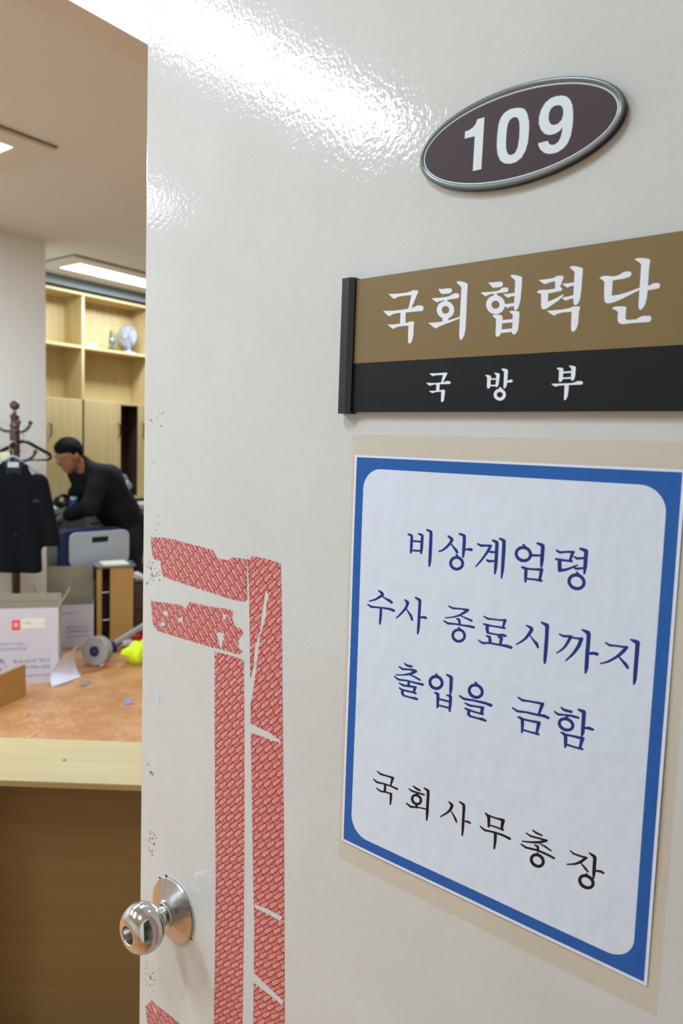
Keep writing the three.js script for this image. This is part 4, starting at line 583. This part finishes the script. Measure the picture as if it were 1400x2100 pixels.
// ------------------------------------------------------------------ small oak side table with a glass top
{
  const p = onY(202, 1312, 0), q = onY(243, 1310, 0), dir = V3(1, 0, 0.55).normalize(), turn = Math.atan2(-dir.z, dir.x), c = p.clone().add(q).multiplyScalar(0.5).setY(0), dep = c.clone().setY(0).dot(FW), k = dep / FPX, ht = k * (1311 - 1152), g = thing('side_table', 'small oak side table with grey glass top and dark inside', 'table', c, turn);
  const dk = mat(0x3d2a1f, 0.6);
  part('front_panel', box(k * 46, ht - 0.012, 0.018, k * 22, 0, 0.1, 0.002), M.oak, g); part('front_post', box(k * 10, ht - 0.012, 0.018, -k * 22, 0, 0.1, 0.002), M.oak, g);
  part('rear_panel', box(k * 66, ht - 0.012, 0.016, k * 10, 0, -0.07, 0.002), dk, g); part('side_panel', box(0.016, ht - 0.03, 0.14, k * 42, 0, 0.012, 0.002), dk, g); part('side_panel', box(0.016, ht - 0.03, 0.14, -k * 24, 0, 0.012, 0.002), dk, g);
  for (const f of [0.3, 0.66]) part('rail', bar(V3(-k * 25, ht * f, 0.085), V3(k * 2, ht * f, 0.085), 0.005), M.steel, g);
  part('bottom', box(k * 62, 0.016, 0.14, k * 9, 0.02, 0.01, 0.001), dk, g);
  part('top', box(k * 66, 0.012, 0.19, k * 9, ht - 0.012, 0.015, 0.002), M.oak, g);
  part('glass_top', box(k * 80, 0.008, 0.22, k * 10, ht, 0.015, 0.002), mat(0x9fb0b4, 0.1, { transmission: 0.6, thickness: 0 }), g);
  const pp = thing('paper_stack', 'few sheets of cream paper on the glass side table', 'paper', c.clone().setY(ht + 0.0085), turn + 0.1); for (let i = 0; i < 3; i++) part('sheet', box(k * 50, 0.002, 0.17, k * 8 + i * 0.004, i * 0.0021, 0.02 - i * 0.003, 0.0005), mat(0xd8d2bd, 0.8), pp);
  const e = onY(278, 1306, 0), bx = thing('drawer_unit', 'dark brown drawer box beside the oak side table', 'box', V3(e.x + 0.13, 0, e.z - 0.1), turn); const bh = k * (1290 - 1182);
  part('carcass', box(0.17, bh, 0.2, 0, 0, 0, 0.003), mat(0x4b372b, 0.55), bx); part('drawer_front', box(0.155, bh * 0.42, 0.012, 0, bh * 0.53, 0.104, 0.003), mat(0x533d30, 0.5), bx); part('drawer_front', box(0.155, bh * 0.42, 0.012, 0, bh * 0.06, 0.104, 0.003), mat(0x533d30, 0.5), bx);
  solo('crumpled_tissue', 'crumpled white paper on the dark drawer box', 'paper', nets((s) => { let d = 1; const r = rng(9); for (let i = 0; i < 6; i++) d = smin(d, Math.hypot(s.x - (r() - 0.5) * 0.06, s.y - 0.03 - r() * 0.03, s.z - (r() - 0.5) * 0.06) - 0.02 - r() * 0.012, 0.01); return Math.max(d + 0.004 * Math.sin(s.x * 160 + s.y * 130), -s.y); }, V3(-0.09, -0.01, -0.09), V3(0.09, 0.11, 0.09), 0.008), mat(0xd9d6cc, 0.8), V3(e.x + 0.1, bh, e.z - 0.1));
}
// ------------------------------------------------------------------ things lying on the floor
{
  const k = (p) => p.clone().setY(0).dot(FW) / FPX;
  const p1 = onY(53, 1427, 0), p0 = onY(0, 1452, 0), dir = p1.clone().sub(p0).normalize(), ph = k(p1) * 68;
  { const g = thing('plank', 'oak board standing on edge in front of the labelled carton', 'board', p1.clone().addScaledVector(dir, -0.3), Math.atan2(-dir.z, dir.x)); part('board', box(0.6, ph, 0.016, 0, 0, -0.008, 0.0015, 'x'), M.oak, g); part('edge_band', box(0.0015, ph - 0.002, 0.0165, 0.3, 0.001, -0.008, 0), mat(0xd2a868, 0.5), g); }
  { const A = onY(106, 1408, 0.001), B = onY(166, 1388, 0.001), z = B.z - 0.0, C = onZ(124, 1350, A.z - 0.0), Dp = onZ(160, 1321, z - 0.04), n = V3(0.35, 0.3, 0.9).normalize();
    solo('loose_paper', 'curled sheet of white paper leaning beside the labelled carton', 'paper', sheet((u, v) => { const lo = A.clone().lerp(B, u), hi = C.clone().lerp(Dp, u), p = lo.lerp(hi, v); p.addScaledVector(n, -0.035 * Math.sin(Math.PI * v) + 0.02 * Math.sin(Math.PI * u)); p.y = Math.max(p.y, 0.001); return p; }, 14, 14, 0.0005), mat(0xdfe1ea, 0.7)); }
  { const c = onY(199, 1364, 0), r = 0.094, th = 0.065, toCam = V3(-c.x, 0, -c.z).normalize(), ax = toCam.clone().multiplyScalar(0.88).addScaledVector(RI, -0.47).addScaledVector(UP, 0.1).normalize(), g = thing('tape_roll', 'large roll of grey packing tape with a navy core', 'tape roll', c);
    const put = (q) => q.applyQuaternion(new THREE.Quaternion().setFromUnitVectors(UP, ax)).translate(0, r * 0.985 + 0.004, 0);
    part('tape', put(lathe([[0.034, -th / 2], [r - 0.003, -th / 2], [r, -th / 2 + 0.003], [r, th / 2 - 0.003], [r - 0.003, th / 2], [0.034, th / 2], [0.034, -th / 2]], 56)), mat(0x9d9a92, 0.3), g);
    part('core', put(lathe([[0, -th / 2 - 0.001], [0.034, -th / 2 - 0.001], [0.034, th / 2 + 0.002], [0.03, th / 2 + 0.003], [0, th / 2 + 0.003]], 40)), mat(0x1d1a4a, 0.45), g);
    part('core_mark', put(new THREE.CylinderGeometry(0.008, 0.008, 0.001, 16).translate(0, th / 2 + 0.0035, 0)), mat(0x6d4a52, 0.6), g); }
  { const c = onY(208, 1367, 0); solo('foam_ball', 'small round white ball on the floor by the tape roll', 'ball', new THREE.SphereGeometry(0.019, 20, 14).scale(1.1, 0.95, 1).translate(0, 0.018, 0), M.white, c); }
  { const c = onY(283, 1357, 0); solo('yellow_bag', 'bright fluorescent yellow cloth bundle on the floor', 'cloth', nets((p) => { let d = capsule(p, V3(-0.125, 0.075, -0.01), V3(-0.03, 0.075, 0), 0.016, 0.05); d = smin(d, capsule(p, V3(-0.02, 0.06, 0), V3(0.12, 0.07, -0.03), 0.06, 0.07), 0.05); d = smin(d, capsule(p, V3(-0.03, 0.03, 0.02), V3(0.1, 0.02, 0.02), 0.03, 0.05), 0.04); d += 0.006 * Math.sin(p.x * 55 + p.y * 40) + 0.004 * Math.sin(p.z * 90 + p.x * 30); return Math.max(d, 0.001 - p.y); }, V3(-0.18, -0.015, -0.14), V3(0.24, 0.18, 0.12), 0.009), mat(0xdff51c, 0.7), c); }
  { const a = onY(224, 1326, 0.045), b = onZ(300, 1279, a.z + 0.02), d = b.clone().sub(a), g = thing('spirit_level', 'long grey bar with blue ends lying behind the yellow cloth', 'tool', a.clone().setY(0), Math.atan2(-d.z, d.x)); const L = Math.hypot(d.x, d.z), tilt = Math.atan2(d.y, L), put = (q) => q.rotateZ(tilt).translate(0, 0.045, 0);
    part('bar', put(box(L + 0.1, 0.032, 0.026, (L + 0.1) / 2 + 0.03, -0.016, 0, 0.004)), mat(0xa3a69f, 0.4), g); part('end_cap', put(box(0.05, 0.036, 0.03, 0.02, -0.018, 0, 0.005)), mat(0x27307c, 0.5), g); part('grip', put(box(0.07, 0.014, 0.034, 0.06, -0.028, 0, 0.004)), mat(0x1d2352, 0.6), g);
    part('stand', box(0.05, 0.03, 0.03, 0.03, 0, 0, 0.003), mat(0x1d2352, 0.6), g); }
  { const c = onY(284, 1316, 0), g = thing('red_holder', 'red plastic tape holder behind the yellow cloth', 'tool', c, R(-20)); part('body', box(0.1, 0.055, 0.05, 0, 0.0, 0, 0.008), mat(0xb8252c, 0.45), g); part('handle', box(0.04, 0.03, 0.03, 0.03, 0.055, 0, 0.006), mat(0xa01f26, 0.45), g); }
  { const c = onY(262, 1326, 0), g = thing('white_bottle', 'small white bottle lying between the tape roll and the red holder', 'bottle', c, R(-35)); const lay = (q) => q.rotateZ(-Math.PI / 2).translate(0, 0.024, 0); part('body', lay(lathe([[0, -0.05], [0.022, -0.05], [0.024, -0.045], [0.024, 0.025], [0.012, 0.04], [0, 0.04]], 24)), M.white, g); part('cap', lay(lathe([[0.012, 0.038], [0.013, 0.06], [0, 0.061]], 18)), M.grey, g); }
  solo('red_string', 'thin red string lying on the floor before the tape roll', 'string', tube([[168, 1378], [188, 1376], [207, 1371], [222, 1366], [240, 1364]].map(([x, y]) => onY(x, y, 0.004)), 0.0035, 40, 6), mat(0xc05a3c, 0.6));
  const chip = (name, label, px, py, w, d, turn, m, bend = 0.01) => solo(name, label, 'scrap', sheet((u, v) => V3((u - 0.5) * w * (1 - 0.4 * Math.abs(v - 0.5)), 0.001 + bend * (u - 0.3) * (u - 0.3), (v - 0.5) * d * (1 - 0.5 * u)), 5, 5, 0.0008), m, onY(px, py, 0), turn, 'scraps on the floor');
  chip('scrap', 'grey plastic scrap on the floor near the curled paper', 175, 1404, 0.075, 0.045, R(30), mat(0x77797a, 0.5), 0.03);
  chip('scrap', 'bluish paper scrap on the floor beside the door', 262, 1443, 0.035, 0.05, R(70), mat(0x9196c4, 0.6), 0.05);
  chip('scrap', 'thin pale strip on the floor along the counter', 62, 1512, 0.13, 0.012, R(22), mat(0xb9a79a, 0.6), 0.02);
  chip('scrap', 'tiny brown scrap on the floor before the oak board', 58, 1467, 0.02, 0.014, R(10), mat(0x8b6b3e, 0.6), 0.01);
  chip('scrap', 'tiny olive scrap on the floor between the carton and the counter', 130, 1434, 0.022, 0.012, R(-20), mat(0xa98b52, 0.6), 0.01);
}

// ------------------------------------------------------------------ the man bending over the bin
{
  const PZ = -4.95, J = (px, py, dz = 0) => onZ(px, py, PZ + dz), base = J(280, 1100); base.y = 0;
  const man = thing('person', 'man in black jacket and trousers bending over the grey worktop', 'person', base), L = (v) => v.clone().sub(base);
  const hip = L(J(258, 1074)), waist = L(J(237, 1040)), chest = L(J(204, 986)), neckB = L(J(174, 962)), headC = L(J(141, 933)), kneeN = L(J(268, 1175, 0.1)), ankN = L(J(276, 1285, 0.1)), kneeF = L(J(278, 1175, -0.1)), ankF = L(J(286, 1285, -0.1));
  ankN.y = 0.09; ankF.y = 0.09;
  const side = V3(0, 0, 1), off = (v, d) => v.clone().addScaledVector(side, d);
  const shN = off(L(J(186, 972)), 0.15), shF = off(L(J(186, 972)), -0.16), elN = L(J(184, 1040, 0.16)), wrN = L(J(143, 1056, -0.1)), elF = L(J(176, 1018, -0.2)), wrF = L(J(154, 1010, -0.22)), haN = L(J(126, 1063, -0.19)), haF = L(J(146, 1016, -0.27));
  const q = V3(-0.90, -0.43, 0.08).normalize(), hu = V3(-0.42, 0.9, 0.04), hf = q, hs = new THREE.Vector3().crossVectors(hu, hf).normalize(); hu.crossVectors(hf, hs).normalize();
  const hl = (p) => { const d = V3(p.x - headC.x, p.y - headC.y, p.z - headC.z); return [d.dot(hf), d.dot(hu), d.dot(hs)]; };   // forward, up, side in the head
  const at = (f, u, s) => headC.clone().addScaledVector(hf, f).addScaledVector(hu, u).addScaledVector(hs, s);
  const ell = (f, u, s, cf, cu, cs, rf, ru, rs) => { const a = f - cf, b = u - cu, c = s - cs, k0 = Math.hypot(a / rf, b / ru, c / rs), k1 = Math.hypot(a / rf / rf, b / ru / ru, c / rs / rs); return k1 ? (k0 * (k0 - 1)) / k1 : -rs; };
  const head = (p) => {
    const [f, u, s0] = hl(p), s = Math.abs(s0);
    let d = ell(f, u, s, -0.008, 0.03, 0, 0.098, 0.09, 0.077);
    d = smin(d, ell(f, u, s, 0.03, -0.045, 0, 0.062, 0.075, 0.058), 0.04);
    d = smin(d, capsule(p, at(0.055, -0.1, 0), at(0.06, -0.098, 0), 0.024, 0.02), 0.03);
    d = smin(d, ell(f, u, s, 0.1, -0.014, 0, 0.022, 0.026, 0.014), 0.014);                 // nose
    d = smin(d, ell(f, u, s, 0.084, 0.022, 0.03, 0.012, 0.008, 0.026), 0.014);              // brow
    d = Math.max(d, -ell(f, u, s, 0.098, 0.004, 0.032, 0.016, 0.012, 0.016));               // eye sockets
    d = smin(d, ell(f, u, s, 0.082, 0.002, 0.032, 0.011, 0.009, 0.012), 0.003);             // eyes
    d = smin(d, ell(f, u, s, 0.086, -0.058, 0, 0.012, 0.007, 0.022), 0.008);                // lips
    d = smin(d, ell(f, u, s, -0.008, -0.008, 0.078, 0.022, 0.034, 0.01), 0.01);             // ears
    return smin(d, capsule(p, at(-0.03, -0.05, 0), neckB, 0.052, 0.06), 0.03);
  };
  const torso = (p, e) => {
    let d = 1e9;
    for (const s of [-1, 1]) {
      let t = capsule(p, off(hip, s * 0.075), off(waist, s * 0.07), 0.115 + e, 0.105 + e);
      t = smin(t, capsule(p, off(waist, s * 0.07), off(chest, s * 0.085), 0.105 + e, 0.115 + e), 0.06);
      t = smin(t, capsule(p, off(chest, s * 0.085), off(neckB, s * 0.07).add(V3(0.025, -0.02, 0)), 0.112 + e, 0.062 + e), 0.06);
      d = smin(d, t, 0.05);
    }
    return d;
  };
  const arms = (p, e) => { let d = capsule(p, shN, elN, 0.068 + e, 0.052 + e); d = smin(d, capsule(p, elN, wrN, 0.052 + e, 0.038 + e), 0.03); d = smin(d, capsule(p, shF, elF, 0.068 + e, 0.052 + e), 0.02); return smin(d, capsule(p, elF, wrF, 0.052 + e, 0.038 + e), 0.03); };
  const legs = (p, e) => { let d = capsule(p, off(hip, 0.085), kneeN, 0.098 + e, 0.066 + e); d = smin(d, capsule(p, kneeN, ankN, 0.066 + e, 0.05 + e), 0.03); d = smin(d, capsule(p, off(hip, -0.085), kneeF, 0.098 + e, 0.066 + e), 0.02); return smin(d, capsule(p, kneeF, ankF, 0.066 + e, 0.05 + e), 0.03); };
  const box3 = (...v) => { const b = new THREE.Box3().setFromPoints(v); return b; };
  const hand = (w, c, curl, thumbSide) => {                     // palm, four fingers and a thumb, bent down over the rim
    const dir = c.clone().sub(w).normalize(), down = V3(0.15, -1, 0).addScaledVector(dir, -0.2).normalize(), across = new THREE.Vector3().crossVectors(dir, down).normalize(), palm = c;
    const seg = [];
    const tip = palm.clone().addScaledVector(dir, 0.035);
    for (let i = 0; i < 4; i++) { const r = tip.clone().addScaledVector(across, (i - 1.5) * 0.021), len = [0.036, 0.042, 0.039, 0.031][i], m1 = r.clone().addScaledVector(dir, len * 0.85).addScaledVector(down, len * 0.45), m2 = m1.clone().addScaledVector(dir, len * 0.3 * (1 - curl)).addScaledVector(down, len * 0.8), m3 = m2.clone().addScaledVector(dir, -len * 0.25 * curl).addScaledVector(down, len * 0.55); seg.push([r, m1, 0.0115, 0.0105], [m1, m2, 0.0105, 0.0095], [m2, m3, 0.0095, 0.0085]); }
    const tb = palm.clone().addScaledVector(across, thumbSide * 0.032).addScaledVector(dir, -0.01), t1 = tb.clone().addScaledVector(across, thumbSide * 0.022).addScaledVector(dir, 0.024).addScaledVector(down, 0.016), t2 = t1.clone().addScaledVector(dir, 0.02).addScaledVector(down, 0.024); seg.push([tb, t1, 0.014, 0.012], [t1, t2, 0.012, 0.0095]);
    return (p) => { let d = capsule(p, w, palm, 0.03, 0.028); d = smin(d, capsule(p, palm.clone().addScaledVector(across, -0.02), tip.clone().addScaledVector(across, -0.02), 0.019, 0.016), 0.02); d = smin(d, capsule(p, palm.clone().addScaledVector(across, 0.02), tip.clone().addScaledVector(across, 0.02), 0.019, 0.016), 0.02); for (const [a, b, ra, rb] of seg) d = smin(d, capsule(p, a, b, ra, rb), 0.008); return d; };
  };
  const skin = mat(0x9f6a4c, 0.55), knit = mat(0x141619, 0.9, { specularIntensity: 0.5 }), glove = mat(0x6e7172, 0.8);
  const pad = (b, m) => [b.min.clone().subScalar(m), b.max.clone().addScalar(m)];
  const bodyBox = pad(box3(hip, neckB, kneeN, kneeF, ankN, ankF, elN, elF, wrN, wrF, shN, shF), 0.19);
  const body = nets((p) => Math.min(smin(smin(torso(p, -0.012), arms(p, -0.012), 0.04), legs(p, -0.012), 0.04), capsule(p, neckB, at(-0.03, -0.05, 0), 0.056, 0.05)), ...bodyBox, 0.016), headGeo = nets(head, ...pad(box3(headC), 0.17), 0.0055);
  const hN = hand(wrN, haN, 0.7, 1), hF = hand(wrF, haF, 0.6, -1);
  const hb = (w, c) => pad(box3(w, c), 0.15);
  part('body', joined([body, headGeo]), skin, man).userData.label = 'face and neck seen from the side';
  const jacketEnd = (p) => { const d = V3(hip.x - waist.x, hip.y - waist.y, 0).normalize(); return (p.x - hip.x) * d.x + (p.y - hip.y) * d.y - 0.035; };
  const fold = (p) => 0.004 * Math.sin(p.x * 19 + p.y * 13 + p.z * 9) * Math.sin(p.y * 23 - p.z * 17 + 1 + 2 * Math.sin(p.x * 9));
  const jk = nets((p) => { const t = Math.max(torso(p, 0.012), jacketEnd(p)); let d = smin(t, arms(p, 0.016), 0.03); d = smin(d, capsule(p, neckB.clone().add(V3(0.01, -0.005, 0)), neckB.clone().add(V3(-0.035, 0.045, 0)), 0.08, 0.072), 0.03); const cut = (p.x - wrN.x) * -0.9; return Math.max(d + fold(p), -head(p) - 0.012, p.x < neckB.x - 0.045 && p.y > neckB.y - 0.03 ? 0.02 : -1); }, ...bodyBox, 0.011);
  part('jacket', jk, knit, man).userData.label = 'black zipped jacket';
  part('trousers', nets((p) => Math.min(smin(Math.max(torso(p, 0.0), -jacketEnd(p) - 0.09), legs(p, 0.012), 0.04) + 0.5 * fold(p), 1), ...bodyBox, 0.013), mat(0x15161a, 0.85), man);
  part('hair', nets((p) => { const [f, u, s] = hl(p), line = f > 0.028 ? 0.018 + 0.4 * f : f > 0.004 ? -0.02 + (f - 0.004) * 2.05 : f > -0.03 ? -0.004 : -0.012 + (f + 0.03) * 1.25; const up = smooth(u - line, 0, 0.05), d = ell(f, u, Math.abs(s), -0.008, 0.03, 0, 0.098, 0.09, 0.077) - 0.002 - 0.013 * up + 0.0016 * Math.sin(f * 70 + s * 110) * Math.sin(s * 90 + u * 60); const nape = Math.max(capsule(p, at(-0.03, -0.05, 0), neckB, 0.052, 0.06) - 0.004, f + 0.03, -0.075 - u); return Math.max(Math.min(d, nape), (line + 0.006 * Math.sin(s * 150 + f * 90) - u) * 0.7); }, ...pad(box3(headC), 0.17), 0.0055), mat(0x070707, 0.75, { specularIntensity: 0.3 }), man);
  part('glove', nets(hN, ...hb(wrN, haN), 0.0055), glove, man); part('glove', nets(hF, ...hb(wrF, haF), 0.0055), glove, man);
  for (const a of [ankN, ankF]) part('shoe', nets((p) => Math.max(smin(capsule(p, a.clone().setY(0.045), V3(a.x - 0.16, 0.03, a.z), 0.045, 0.036), capsule(p, a.clone(), a.clone().setY(0.06), 0.05, 0.05), 0.03), 0.002 - p.y), V3(a.x - 0.24, -0.02, a.z - 0.09), V3(a.x + 0.1, 0.17, a.z + 0.09), 0.01), M.black, man);
}
renderer.render(scene, camera);
